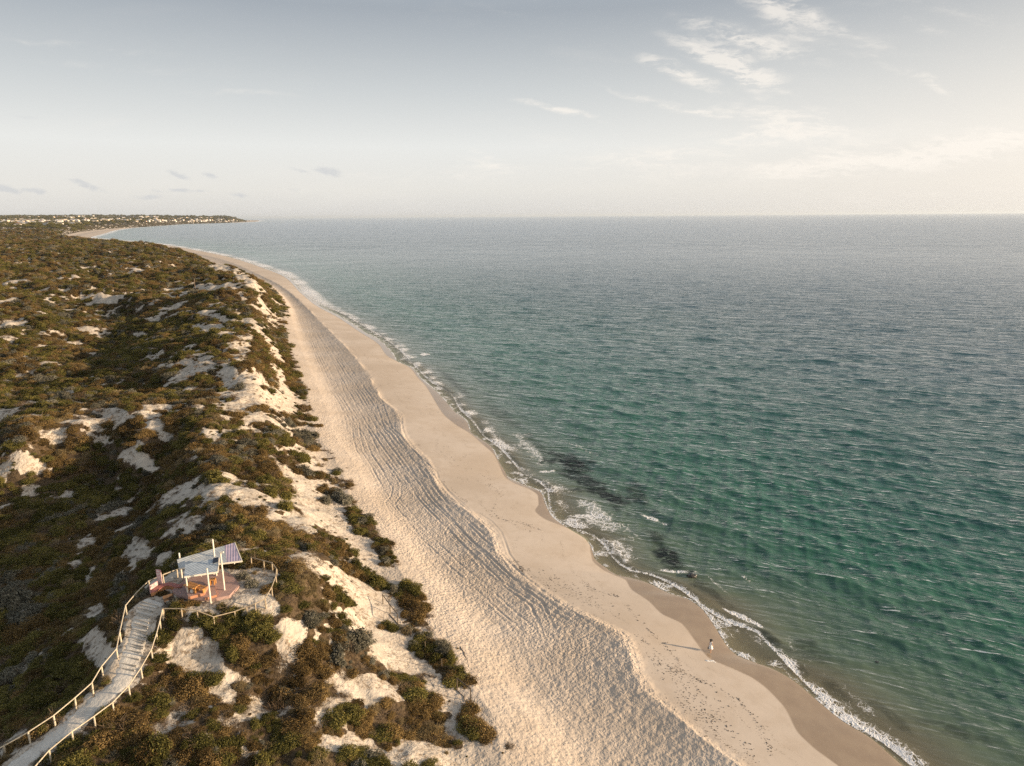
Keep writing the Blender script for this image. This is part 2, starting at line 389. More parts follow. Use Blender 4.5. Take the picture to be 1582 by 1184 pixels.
def thing(name, loc, label, cat, group=None, rz=0.0):
    o = bpy.data.objects.new(name, None); COL.objects.link(o)
    o.location = loc; o.rotation_euler = (0, 0, rz); o.empty_display_size = 0.3
    return setp(o, label, cat, group)

class MB:
    """collects shapes for ONE mesh object (world coordinates)"""
    def __init__(s): s.v = []; s.f = []
    def add(s, vs, fs):
        k = len(s.v); s.v += [tuple(map(float, q)) for q in vs]; s.f += [tuple(i + k for i in f) for f in fs]
        return s
    def bar(s, a, b, w, h, up=(0, 0, 1)):
        a, b = Vector(a), Vector(b); d = (b - a).normalized(); u = Vector(up)
        if abs(d.dot(u)) > .98: u = Vector((0, 1, 0))
        sx = d.cross(u).normalized(); uy = sx.cross(d).normalized()
        vs = [p + sx * i * w / 2 + uy * j * h / 2 for p in (a, b) for i, j in ((-1, -1), (1, -1), (1, 1), (-1, 1))]
        return s.add(vs, [(0, 1, 2, 3), (7, 6, 5, 4), (0, 4, 5, 1), (1, 5, 6, 2), (2, 6, 7, 3), (3, 7, 4, 0)])
    def tube(s, a, b, r0, r1=None, n=10):
        r1 = r0 if r1 is None else r1
        a, b = Vector(a), Vector(b); d = (b - a).normalized(); u = Vector((0, 0, 1)) if abs(d.z) < .9 else Vector((1, 0, 0))
        sx = d.cross(u).normalized(); sy = d.cross(sx).normalized()
        vs = [p + (sx * math.cos(2 * math.pi * i / n) + sy * math.sin(2 * math.pi * i / n)) * r for p, r in ((a, r0), (b, r1)) for i in range(n)]
        fs = [(i, (i + 1) % n, n + (i + 1) % n, n + i) for i in range(n)] + [tuple(range(n))[::-1], tuple(range(n, 2 * n))]
        return s.add(vs, fs)
    def prism(s, poly, z0, z1):
        n = len(poly)
        vs = [(p[0], p[1], z0) for p in poly] + [(p[0], p[1], z1) for p in poly]
        fs = [(i, (i + 1) % n, n + (i + 1) % n, n + i) for i in range(n)] + [tuple(range(n))[::-1], tuple(range(n, 2 * n))]
        return s.add(vs, fs)
    def slab(s, quad, t):
        q = [Vector(p) for p in quad]; n = (q[1] - q[0]).cross(q[2] - q[0]).normalized()
        if n.z < 0: n = -n
        k = len(q)
        vs = q + [p - n * t for p in q]
        fs = [tuple(range(k)), tuple(range(k, 2 * k))[::-1]] + [(i, k + i, k + (i + 1) % k, (i + 1) % k) for i in range(k)]
        return s.add(vs, fs)
    def build(s, name, mat, parent=None, smooth=False):
        me = bpy.data.meshes.new(name)
        org = parent.location if parent is not None and parent.parent is None else Vector((0, 0, 0))
        if parent is not None and parent.parent is not None: org = parent.parent.location
        if parent is None:
            vs = np.array(s.v); org = Vector((*((vs.max(0) + vs.min(0)) / 2)[:2], vs[:, 2].min()))
        me.from_pydata([(x - org.x, y - org.y, z - org.z) for x, y, z in s.v], [], s.f)
        bm = bmesh.new(); bm.from_mesh(me); bmesh.ops.recalc_face_normals(bm, faces=bm.faces); bm.to_mesh(me); bm.free()
        if smooth: me.polygons.foreach_set('use_smooth', [True] * len(me.polygons))
        me.materials.append(mat)
        o = bpy.data.objects.new(name, me); COL.objects.link(o)
        if parent is not None: o.parent = parent
        else: o.location = org
        return o

def grid_mesh(name, X, Y, Z, keep, attrs, mat, smooth=True):
    """structured grid with face selection and float point attributes"""
    nr, nc = X.shape
    idx = np.arange(nr * nc).reshape(nr, nc)
    q = np.stack([idx[:-1, :-1], idx[:-1, 1:], idx[1:, 1:], idx[1:, :-1]], -1)
    kf = keep[:-1, :-1] | keep[:-1, 1:] | keep[1:, 1:] | keep[1:, :-1]
    q = q[kf]
    used = np.zeros(nr * nc, bool); used[q.ravel()] = True
    remap = np.cumsum(used) - 1
    q = remap[q]
    co = np.stack([X.ravel()[used], Y.ravel()[used], Z.ravel()[used]], -1).astype(np.float32)
    me = bpy.data.meshes.new(name)
    me.vertices.add(len(co)); me.vertices.foreach_set('co', co.ravel())
    me.loops.add(q.size); me.loops.foreach_set('vertex_index', q.ravel().astype(np.int32))
    me.polygons.add(len(q)); me.polygons.foreach_set('loop_start', (np.arange(len(q)) * 4).astype(np.int32))
    me.update(calc_edges=True)
    if smooth: me.polygons.foreach_set('use_smooth', np.ones(len(q), bool))
    for k, a in attrs.items():
        at = me.attributes.new(k, 'FLOAT', 'POINT'); at.data.foreach_set('value', a.ravel()[used].astype(np.float32))
    me.materials.append(mat)
    o = bpy.data.objects.new(name, me); COL.objects.link(o)
    return o

# ------------------------------------------------------------------ material helpers
class NT:
    def __init__(s, tree): s.t = tree; s.n = tree.nodes; s.l = tree.links; s.n.clear()
    def new(s, typ, **kw):
        nd = s.n.new(typ)
        for k, v in kw.items(): setattr(nd, k, v)
        return nd
    def put(s, nd, key, v):
        if isinstance(v, bpy.types.NodeSocket): s.l.new(v, nd.inputs[key])
        elif v is not None: nd.inputs[key].default_value = v
    def math(s, op, a, b=None, c=None, clamp=False):
        nd = s.new('ShaderNodeMath', operation=op, use_clamp=clamp)
        s.put(nd, 0, a)
        if b is not None: s.put(nd, 1, b)
        if c is not None: s.put(nd, 2, c)
        return nd.outputs[0]
    def attr(s, name): return s.new('ShaderNodeAttribute', attribute_name=name).outputs['Fac']
    def mix(s, f, a, b, blend='MIX'):
        nd = s.new('ShaderNodeMix', data_type='RGBA', blend_type=blend)
        s.put(nd, 0, f)
        for k, v in ((6, a), (7, b)):
            if isinstance(v, (tuple, list)): v = (*v[:3], 1.0)
            s.put(nd, k, v)
        return nd.outputs[2]
    def noise(s, vec, scale, detail=4, rough=.55, dist=0.0, dim='3D'):
        nd = s.new('ShaderNodeTexNoise', noise_dimensions=dim)
        s.put(nd, 'Vector', vec); nd.inputs['Scale'].default_value = scale; nd.inputs['Detail'].default_value = detail
        nd.inputs['Roughness'].default_value = rough; nd.inputs['Distortion'].default_value = dist
        return nd.outputs[0]
    def voro(s, vec, scale, feature='F1', rnd=1.0, smooth=None):
        nd = s.new('ShaderNodeTexVoronoi', feature=feature)
        s.put(nd, 'Vector', vec); nd.inputs['Scale'].default_value = scale; nd.inputs['Randomness'].default_value = rnd
        if smooth is not None: nd.inputs['Smoothness'].default_value = smooth
        return nd.outputs[0]
    def range(s, v, a, b, c=0.0, d=1.0, smooth=True):
        nd = s.new('ShaderNodeMapRange', interpolation_type='SMOOTHSTEP' if smooth else 'LINEAR')
        for k, q in zip(range(5), (v, a, b, c, d)): s.put(nd, k, q)
        return nd.outputs[0]
    def mapping(s, vec, loc=(0, 0, 0), rot=(0, 0, 0), sc=(1, 1, 1)):
        nd = s.new('ShaderNodeMapping'); s.put(nd, 0, vec); s.put(nd, 1, loc); s.put(nd, 2, rot); s.put(nd, 3, sc)
        return nd.outputs[0]
    def ramp(s, f, stops, interp='LINEAR'):
        nd = s.new('ShaderNodeValToRGB'); s.put(nd, 0, f); e = nd.color_ramp.elements; nd.color_ramp.interpolation = interp
        while len(e) < len(stops): e.new(0.5)
        for k, (p, c) in enumerate(stops): e[k].position = p; e[k].color = (*c, 1)
        return nd.outputs[0]
    def bump(s, h, strength, dist, normal=None):
        nd = s.new('ShaderNodeBump'); s.put(nd, 'Height', h); s.put(nd, 'Strength', strength); s.put(nd, 'Distance', dist)
        if normal is not None: s.put(nd, 'Normal', normal)
        return nd.outputs[0]

def newmat(name):
    m = bpy.data.materials.new(name); m.use_nodes = True
    return m, NT(m.node_tree)

def simple(name, col, rough=.7, var=.25, scale=3.0, bump=0.0, metal=0.0, spec=.4, grain=None):
    """a painted / timber / metal surface with uneven colour and a little relief"""
    m, t = newmat(name)
    tc = t.new('ShaderNodeTexCoord').outputs['Object']
    v = tc if grain is None else t.mapping(tc, sc=grain)
    n = t.noise(v, scale, 5, .6)
    n2 = t.noise(tc, scale * 7, 3, .6)
    f = t.math('ADD', t.math('MULTIPLY', n, .7), t.math('MULTIPLY', n2, .3))
    c = t.mix(t.range(f, .3, .7), [q * (1 - var) for q in col], [min(1, q * (1 + var)) for q in col])
    p = t.new('ShaderNodeBsdfPrincipled')
    t.put(p, 'Base Color', c); t.put(p, 'Roughness', rough); t.put(p, 'Metallic', metal); t.put(p, 'Specular IOR Level', spec)
    if bump: t.put(p, 'Normal', t.bump(f, .6, bump))
    o = t.new('ShaderNodeOutputMaterial'); t.l.new(p.outputs[0], o.inputs[0])
    return m

# ------------------------------------------------------------------ ground
def ground_material():
    m, t = newmat('dune_and_beach_ground')
    P = t.new('ShaderNodeNewGeometry').outputs['Position']
    veg, wet, trod, pale, far, wrack = (t.attr(k) for k in ('veg', 'wet', 'trod', 'pale', 'far', 'wrack'))
    n1 = t.noise(P, .06, 5); n2 = t.noise(P, .5, 4); n3 = t.noise(P, 3.0, 3); n4 = t.noise(P, 14.0, 2)
    sand = t.mix(t.range(n1, .35, .65), (.50, .415, .33), (.575, .49, .405))
    sand = t.mix(t.math('MULTIPLY', t.range(n2, .45, .7), .35), sand, (.45, .365, .28))
    sand = t.mix(pale, sand, t.mix(t.range(n2, .35, .65), (.46, .40, .325), (.56, .495, .41)))
    # specks of plant litter on open dune sand
    lit = t.math('MULTIPLY', t.range(t.noise(P, 1.6, 7, .85), .50, .57), t.math('MULTIPLY', pale, t.range(t.noise(P, .22, 3), .36, .50)))
    sand = t.mix(t.math('MULTIPLY', lit, .85), sand, (.17, .12, .075))
    damp = t.mix(t.range(n2, .3, .7), (.29, .215, .145), (.33, .25, .17))
    sand = t.mix(wet, sand, damp)
    # drifted weed stain along old tide lines
    sand = t.mix(t.math('MULTIPLY', wrack, t.range(t.noise(P, 5.0, 4, .7), .56, .62)), sand, (.10, .075, .05))
    # litter soil under the heath, and the far heath itself
    soil = t.mix(t.range(n3, .35, .65), (.055, .038, .022), (.12, .085, .05))
    heath = t.ramp(t.noise(P, .045, 6, .7), [(.30, (.030, .034, .014)), (.45, (.062, .052, .020)), (.55, (.10, .068, .028)), (.68, (.15, .105, .045)), (.8, (.07, .07, .03))])
    heath = t.mix(t.range(t.noise(P, .3, 4, .7), .42, .62), heath, t.mix(.5, heath, (.02, .022, .01)))
    veg_c = t.mix(far, soil, heath)
    vm = t.range(t.math('ADD', veg, t.math('MULTIPLY', t.math('SUBTRACT', t.noise(P, 4.5, 5, .75), .5), 1.7)), .34, .62)
    c = t.mix(vm, sand, veg_c)
    p = t.new('ShaderNodeBsdfPrincipled')
    t.put(p, 'Base Color', c)
    wetr = t.math('MULTIPLY', wet, t.math('SUBTRACT', 1.0, vm))
    t.put(p, 'Roughness', t.range(wetr, 0, 1, .95, .16))
    t.put(p, 'Specular IOR Level', t.range(wetr, 0, 1, .12, .45))
    # relief: trodden pits, wind ripple, fine grain
    warp = t.new('ShaderNodeVectorMath', operation='ADD')
    t.put(warp, 0, P)
    nz = t.new('ShaderNodeTexNoise'); t.put(nz, 'Vector', P); nz.inputs['Scale'].default_value = 1.1; nz.inputs['Detail'].default_value = 2
    sc = t.new('ShaderNodeVectorMath', operation='SCALE'); t.put(sc, 0, nz.outputs[1]); sc.inputs[3].default_value = .5
    t.put(warp, 1, sc.outputs[0])
    Pw = warp.outputs[0]
    pits = t.math('MINIMUM', t.voro(Pw, 2.2, 'SMOOTH_F1', 1.0, .22), .62)
    pits2 = t.math('MINIMUM', t.voro(Pw, 4.6, 'SMOOTH_F1', 1.0, .2), .6)
    h = t.math('ADD', t.math('MULTIPLY', pits, .16), t.math('MULTIPLY', pits2, .085))
    h = t.math('MULTIPLY', h, trod)
    h = t.math('ADD', h, t.math('MULTIPLY', t.noise(P, .9, 4), t.math('MULTIPLY_ADD', pale, .22, .015)))
    h = t.math('ADD', h, t.math('MULTIPLY', n4, t.math('MULTIPLY', vm, .10)))
    h = t.math('ADD', h, t.math('MULTIPLY', t.math('MULTIPLY', t.noise(P, .22, 5, .65), t.math('MULTIPLY', far, vm)), 5.0))
    t.put(p, 'Normal', t.bump(h, 1.0, 1.0))
    o = t.new('ShaderNodeOutputMaterial'); t.l.new(p.outputs[0], o.inputs[0])
    return m

def polar_rows(r0, r1, k, e, r_ref=60.0):
    out = [r0]
    while out[-1] < r1:
        out.append(out[-1] + k * (out[-1] / r_ref) ** e)
    return np.array(out)

rows = polar_rows(36, 60000, 0.115, 1.40)
colz = np.radians(np.linspace(-46, 41, 1480))
RR, AA = np.meshgrid(rows, colz, indexing='ij')
GX = RR * np.sin(AA); GY = RR * np.cos(AA)
XE = X_edge(GY); XB = X_berm(GY); XT = X_toe(GY)
keep = GX < XE + 38 + 0.02 * RR
sel = keep.copy(); sel[1:] |= keep[:-1]; sel[:-1] |= keep[1:]; sel[:, 1:] |= keep[:, :-1]; sel[:, :-1] |= keep[:, 1:]
GZ = np.full(GX.shape, -4.0)
gx, gy = GX[sel], GY[sel]
GZ[sel] = base_height(gx, gy) + fine_height(gx, gy)
VEG = np.zeros_like(GX)
ms = sel & (GX < XT + 6)
VEG[ms] = veg_mask(GX[ms], GY[ms])
far_a = np.clip((RR - 450) / 700, 0, 1)
VEG = np.where(RR > 1400, np.where(ms, np.clip(VEG * 1.1, 0, 1), 0), VEG)
xw = X_wet(GY)
WET = sstep(-0.12, 0.12, GX - xw) * (GX < XE + 40)
PALE = sstep(-3, 9, XT - GX) * (1 - .0 * VEG)
TROD = sstep(-.8, 0.6, XB - GX) * (0.55 + 0.45 * sstep(-.3, .3, fbm(GX, GY, 25, 2, 81))) * (1 - .55 * sstep(0, 8, XT - GX)) * (1 - .6 * sstep(140, 260, RR))
TROD = TROD * (1 - WET)
wl = sstep(-.2, 1.0, GX - XB) * (1 - WET)
WR = np.zeros_like(GX)
for k, (f0, w0) in enumerate([(.08, .5), (.30, .35), (.55, .25), (.72, .2)]):
    f = f0 + .13 * perlin(GY / 11, GY * 0 + k, 300 + k) + .06 * perlin(GY / 3.1, GY * 0 + k, 310 + k)
    q = GX - (XB + f * (xw - XB))
    WR = np.maximum(WR, np.exp(-(q / w0)**2) * sstep(-.15, .35, perlin(GY / 9, GY * 0 + 3.3 * k, 320 + k)))
WR = WR * wl * (RR < 420)
ground = grid_mesh('ground', GX, GY, GZ, keep, dict(veg=VEG, wet=WET, trod=TROD, pale=PALE, far=far_a, wrack=WR), ground_material())
setp(ground, 'pale sand beach backed by scrub covered coastal dunes', 'beach', kind='structure')

# ------------------------------------------------------------------ sea
def water_material():
    m, t = newmat('sea_water')
    P = t.new('ShaderNodeNewGeometry').outputs['Position']
    d, foam, weed, near, rough = (t.attr(k) for k in ('shore', 'foam', 'weed', 'near', 'slick'))
    nb = t.noise(P, .02, 3)
    dd = t.math('MULTIPLY', d, t.math('MULTIPLY_ADD', nb, .5, .75))
    dn = t.math('DIVIDE', t.math('LOGARITHM', t.math('MAXIMUM', dd, 1.0), 10.0), 4.0)   # 1 m..10 km -> 0..1
    body = t.ramp(dn, [(0.0, (.34, .29, .20)), (.14, (.25, .23, .155)), (.24, (.11, .145, .098)), (.32, (.050, .108, .074)), (.40, (.027, .110, .072)), (.50, (.016, .079, .064)), (.58, (.019, .068, .082)), (.68, (.034, .080, .118)), (.80, (.050, .098, .152)), (1, (.05, .095, .15))])  # bluer, lighter far stops paint reflected sky into the water colour
    wm = t.math('MULTIPLY', t.math('MULTIPLY', weed, 1.0), t.range(t.noise(t.mapping(P, rot=(0, 0, .5), sc=(1, 1.6, 1)), .55, 6, .7, .8), .34, .52))
    body = t.mix(wm, body, (.010, .014, .012))
    dif = t.new('ShaderNodeBsdfDiffuse'); t.put(dif, 0, body)
    tr = t.new('ShaderNodeBsdfTransparent'); t.put(tr, 0, (.86, .93, .86, 1))
    turb = t.range(dd, 0.2, 9.0, .22, 1.0)
    turb = t.math('MAXIMUM', turb, t.math('MULTIPLY', wm, .9))
    bodyS = t.new('ShaderNodeMixShader'); t.put(bodyS, 0, turb); t.l.new(tr.outputs[0], bodyS.inputs[1]); t.l.new(dif.outputs[0], bodyS.inputs[2])
    # ripples
    rot = .44
    PR = t.mapping(P, rot=(0, 0, rot))
    def rip(scale, stretch, detail=3, dist=.4):
        return t.noise(t.mapping(PR, sc=(1 / stretch, 1, 1)), scale, detail, .6, dist)
    def crest(scale, stretch, detail=3, dist=.35):
        n = rip(scale, stretch, detail, dist)
        return t.math('POWER', t.math('SUBTRACT', 1.0, t.math('ABSOLUTE', t.math('MULTIPLY_ADD', n, 2.6, -1.3)), clamp=True), 1.6)
    h = t.math('ADD', t.math('MULTIPLY', rip(1.5, 2.0), .12), t.math('MULTIPLY', crest(.62, 3.8), .12))
    h = t.math('ADD', h, t.math('MULTIPLY', crest(.24, 4.0), .42))
    nearh = t.math('MULTIPLY', h, t.range(d, 0, 14, .12, 1))
    mid = t.attr('mid')
    h2 = t.math('ADD', t.math('MULTIPLY', crest(.14, 3.4, 4), .80), t.math('MULTIPLY', rip(.34, 2.8, 3), .16))
    h2 = t.math('MULTIPLY', h2, t.math('MULTIPLY', t.math('SUBTRACT', 1.0, near), mid))
    h3 = t.math('ADD', t.math('MULTIPLY', rip(.05, 1.8, 6), 3.2), t.math('MULTIPLY', rip(.010, .8, 7), 8.0))
    h3 = t.math('MULTIPLY', h3, t.math('SUBTRACT', 1.0, mid))
    hh = t.math('ADD', t.math('MULTIPLY', nearh, t.math('MULTIPLY_ADD', near, .75, .25)), t.math('ADD', h2, h3))
    nrm = t.bump(hh, 1.0, 1.0)
    gl = t.new('ShaderNodeBsdfGlossy'); t.put(gl, 'Roughness', rough); t.put(gl, 'Normal', nrm); t.put(gl, 'Color', (1, 1, 1, 1))
    fr = t.new('ShaderNodeFresnel'); t.put(fr, 'IOR', 1.333); t.put(fr, 'Normal', nrm)
    fac = t.math('MULTIPLY', fr.outputs[0], t.range(d, -.05, 7.0, .05, 1))
    fac = t.math('MULTIPLY', fac, t.math('MULTIPLY_ADD', wm, -.55, 1.0))
    w = t.new('ShaderNodeMixShader'); t.put(w, 0, fac); t.l.new(bodyS.outputs[0], w.inputs[1]); t.l.new(gl.outputs[0], w.inputs[2])
    # foam: lace of bubbles thresholded by its density
    Pn = t.new('ShaderNodeVectorMath', operation='ADD'); t.put(Pn, 0, P)
    nz = t.new('ShaderNodeTexNoise'); t.put(nz, 'Vector', P); nz.inputs['Scale'].default_value = .8; nz.inputs['Detail'].default_value = 3
    s2 = t.new('ShaderNodeVectorMath', operation='SCALE'); t.put(s2, 0, nz.outputs[1]); s2.inputs[3].default_value = 1.6
    t.put(Pn, 1, s2.outputs[0])
    cells = t.voro(Pn.outputs[0], .95, 'DISTANCE_TO_EDGE'); cells2 = t.voro(Pn.outputs[0], 2.4, 'DISTANCE_TO_EDGE')
    lace = t.math('MAXIMUM', t.range(cells, 0, .22, 1, 0, False), t.math('MULTIPLY', t.range(cells2, 0, .25, 1, 0, False), .85))
    lace = t.math('ADD', t.math('MULTIPLY', lace, .45), t.math('MULTIPLY', t.noise(P, 1.3, 5, .7), .62))
    th = t.math('SUBTRACT', 1.02, foam)
    fm = t.range(lace, t.math('SUBTRACT', th, .10), t.math('ADD', th, .14))
    fm = t.math('MULTIPLY', fm, t.math('MULTIPLY', t.range(foam, 0.03, .15), .92))
    fd = t.new('ShaderNodeBsdfDiffuse'); t.put(fd, 0, (.80, .80, .80, 1)); t.put(fd, 'Normal', t.bump(lace, .8, .25))
    a = t.new('ShaderNodeMixShader'); t.put(a, 0, fm); t.l.new(w.outputs[0], a.inputs[1]); t.l.new(fd.outputs[0], a.inputs[2])
    tr2 = t.new('ShaderNodeBsdfTransparent')
    e = t.new('ShaderNodeMixShader'); t.put(e, 0, t.range(d, -.06, .06)); t.l.new(tr2.outputs[0], e.inputs[1]); t.l.new(a.outputs[0], e.inputs[2])
    o = t.new('ShaderNodeOutputMaterial'); t.l.new(e.outputs[0], o.inputs[0])
    return m

wrows = polar_rows(56, 90000, 0.14, 1.42)
wcols = np.radians(np.linspace(-42, 43, 1250))
WRr, WA = np.meshgrid(wrows, wcols, indexing='ij')
WX = WRr * np.sin(WA); WY = WRr * np.cos(WA)
WE = X_edge(WY); WF = X_foam(WY)
slope = np.gradient(X_edge(np.maximum(wrows, 1))) if False else None
dsh = WX - WE
# true distance is shorter where the coast runs obliquely
dydx = (X_edge(WY * 1.02) - X_edge(WY * .98)) / (WY * .04)
cosf = 1 / np.sqrt(1 + np.clip(dydx, -3, 3)**2)
dsh = np.where(WRr > 120, dsh * (1 + (cosf - 1) * np.clip((WRr - 120) / 200, 0, 1)), dsh)
dfo = WX - WF
wkeep = dsh > -0.6 - 0.004 * WRr
# wind sea: a sum of crested waves fading out as the grid becomes too coarse for them
cell = 0.14 * (WRr / 60) ** 1.42
WZ = np.zeros_like(WX)
wr = np.random.default_rng(3)
main = math.atan2(.90, .43)
for k in range(46):
    lam = 1.5 * (20 / 1.5) ** (k / 45.0)
    th = main + wr.normal() * (.50 if lam < 7 else .36)
    kk = 2 * np.pi / lam
    amp = 0.0110 * lam ** 0.62 * (1.0 if lam < 10 else .75) * (.7 + .6 * wr.random())
    ph = kk * (WX * math.cos(th) + WY * math.sin(th)) + wr.random() * 6.28
    fade = np.clip((lam / np.maximum(cell, .14 * WRr / 60) - 2.2) / 3, 0, 1)
    s = np.sin(ph)
    WZ += amp * fade * (np.exp(1.1 * s) - 1.27) * .8
gust = 0.78 + 0.34 * fbm(WX, WY, 70, 3, 401)
WZ *= gust * sstep(0, 30, dsh)
# spilling shore break just behind the foam
brk = np.exp(-((dfo - 1.3) / .9)**2) * .10 * sstep(-.2, .3, fbm(WX, WY, 14, 2, 405) + .2) * (WRr < 300)
WZ += brk + 0.02
fw = np.where(WY < 70, 2.0, np.where(WY < 84, 1.2, np.where(WY < 98, .8, .6))) * (0.8 + .5 * fbm(WX * 0, WY, 6, 2, 411))
fw = np.maximum(fw, .35) * (1 + WRr / 900)
FO = np.zeros_like(WX)
gate = .55 + .6 * fbm(WX * 0 + 3, WY, 9, 2, 412)
FO = np.maximum(FO, np.exp(-((dsh - .12) / (.16 + .0012 * WRr))**2) * np.clip(gate, .25, .95) * .85)
FO = np.maximum(FO, sstep(-.22, .10, dfo) * np.exp(-np.maximum(dfo, 0) / fw) * np.clip(.92 + .35 * fbm(WX, WY, 5, 2, 413), .35, 1.05) * (1 - .22 * sstep(94, 104, WY) + .5 * sstep(94, 104, WY) * fbm(WX, WY, 11, 2, 417)))
mid = sstep(96, 112, WY) * (1 - sstep(380, 900, WY))
FO = np.maximum(FO, mid * sstep(-.3, .6, dfo + .3) * (1 - sstep(1.5, 5 + .012 * WRr, dfo)) * np.clip(.30 + .5 * fbm(WX, WY, 8, 3, 414), 0, .55))
FO = np.maximum(FO, sstep(-.2, .3, dsh) * (1 - sstep(-.6, .4, dfo)) * np.clip(.22 + .4 * fbm(WX, WY, 3.5, 2, 415), 0, .5))
FO = np.maximum(FO, sstep(260, 500, WY) * sstep(-1, 1, dsh) * (1 - sstep(4, 10 + .012 * WRr, dsh)) * (.50 + .3 * fbm(WX * 0, WY, 60, 2, 416)))
def wpatch(px, py, hw, hh, ang):
    c = at_z(px, py, 0.0); ca, sa = math.cos(R(ang)), math.sin(R(ang))
    a = at_z(px + hw * ca, py + hw * sa, 0)[:2] - c[:2]; b = at_z(px - hh * sa, py + hh * ca, 0)[:2] - c[:2]
    return c, np.linalg.inv(np.array([a, b]).T)
n8 = fbm(WX, WY, 4, 3, 421)
for p in [(1126, 946, 16, 2.5, 30, .66), (1140, 952, 18, 4, 30, .74), (1168, 964, 20, 3, 32, .7), (1006, 802, 18, 3, 20, .62), (845, 729, 14, 2, -4, .7), (905, 798, 50, 4, 0, .55), (1050, 884, 30, 3, 3, .62), (656, 548, 8, 2, 0, .9),
          (975, 822, 60, 3, 38, .35), (1110, 905, 60, 3, 40, .35), (1230, 1000, 80, 8, 45, .28), (1330, 1090, 90, 8, 38, .28), (930, 800, 70, 20, 38, .42), (820, 690, 50, 12, 45, .42), (960, 850, 40, 18, 40, .42), (890, 690, 40, 3, 20, .3)]:
    q = in_patch(wpatch(*p[:5]), WX, WY)
    FO = np.maximum(FO, p[5] * (1 - sstep(.35, 1.25, q * (1 + .7 * n8))) * (WRr < 500))
WEED = np.zeros_like(WX)
for p in [(880, 715, 42, 13, 18, 1), (905, 745, 62, 14, 32, .9), (940, 770, 36, 10, 25, 1), (1035, 860, 34, 13, 38, 1), (985, 765, 34, 12, 40, .7), (1015, 835, 20, 10, 40, .7), (700, 590, 30, 5, 40, .5), (830, 690, 36, 8, 40, .45), (1100, 915, 40, 8, 40, .5), (1255, 1012, 36, 12, 35, .45),
          (1290, 1070, 30, 9, 40, .5), (1240, 1040, 14, 8, 60, .45), (1190, 985, 30, 6, 35, .6), (1470, 1130, 70, 9, 20, .45), (1380, 1110, 40, 8, 40, .35), (1355, 1025, 4, 2, 0, .8), (770, 640, 40, 8, 35, .4)]:
    q = in_patch(wpatch(*p[:5]), WX, WY)
    WEED = np.maximum(WEED, p[5] * (1 - sstep(.5, 1.25, q * (1 + .6 * n8))) * (WRr < 500))
FO *= 1 - .75 * WEED
near_a = 1 - np.clip((WRr - 110) / 260, 0, 1)
mid_a = 1 - np.clip((WRr - 420) / 900, 0, 1)
slick = 0.09 + 0.07 * np.clip(np.log10(WRr / 150) / 1.6, 0, 1)
sea = grid_mesh('sea', WX, WY, WZ, wkeep, dict(shore=dsh, foam=FO, weed=WEED, near=near_a, mid=mid_a, slick=slick), water_material())
setp(sea, 'green blue ocean with wind ripples and white foam along the sand', 'sea', kind='structure')

# ------------------------------------------------------------------ heath and dune plants
def leaf_material(name, a, b, c, trans=.25):
    m, t = newmat(name)
    tint = t.attr('tint'); rnd = t.new('ShaderNodeObjectInfo').outputs['Random']
    pos = t.new('ShaderNodeNewGeometry').outputs['Position']
    big = t.noise(pos, .11, 3)
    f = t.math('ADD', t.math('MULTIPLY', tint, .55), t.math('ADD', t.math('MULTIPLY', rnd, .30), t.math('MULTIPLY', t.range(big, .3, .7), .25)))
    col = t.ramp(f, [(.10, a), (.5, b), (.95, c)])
    d = t.new('ShaderNodeBsdfDiffuse'); t.put(d, 0, col)
    tl = t.new('ShaderNodeBsdfTranslucent'); t.put(tl, 0, col)
    mx = t.new('ShaderNodeMixShader'); t.put(mx, 0, trans); t.l.new(d.outputs[0], mx.inputs[1]); t.l.new(tl.outputs[0], mx.inputs[2])
    o = t.new('ShaderNodeOutputMaterial'); t.l.new(mx.outputs[0], o.inputs[0])
    return m

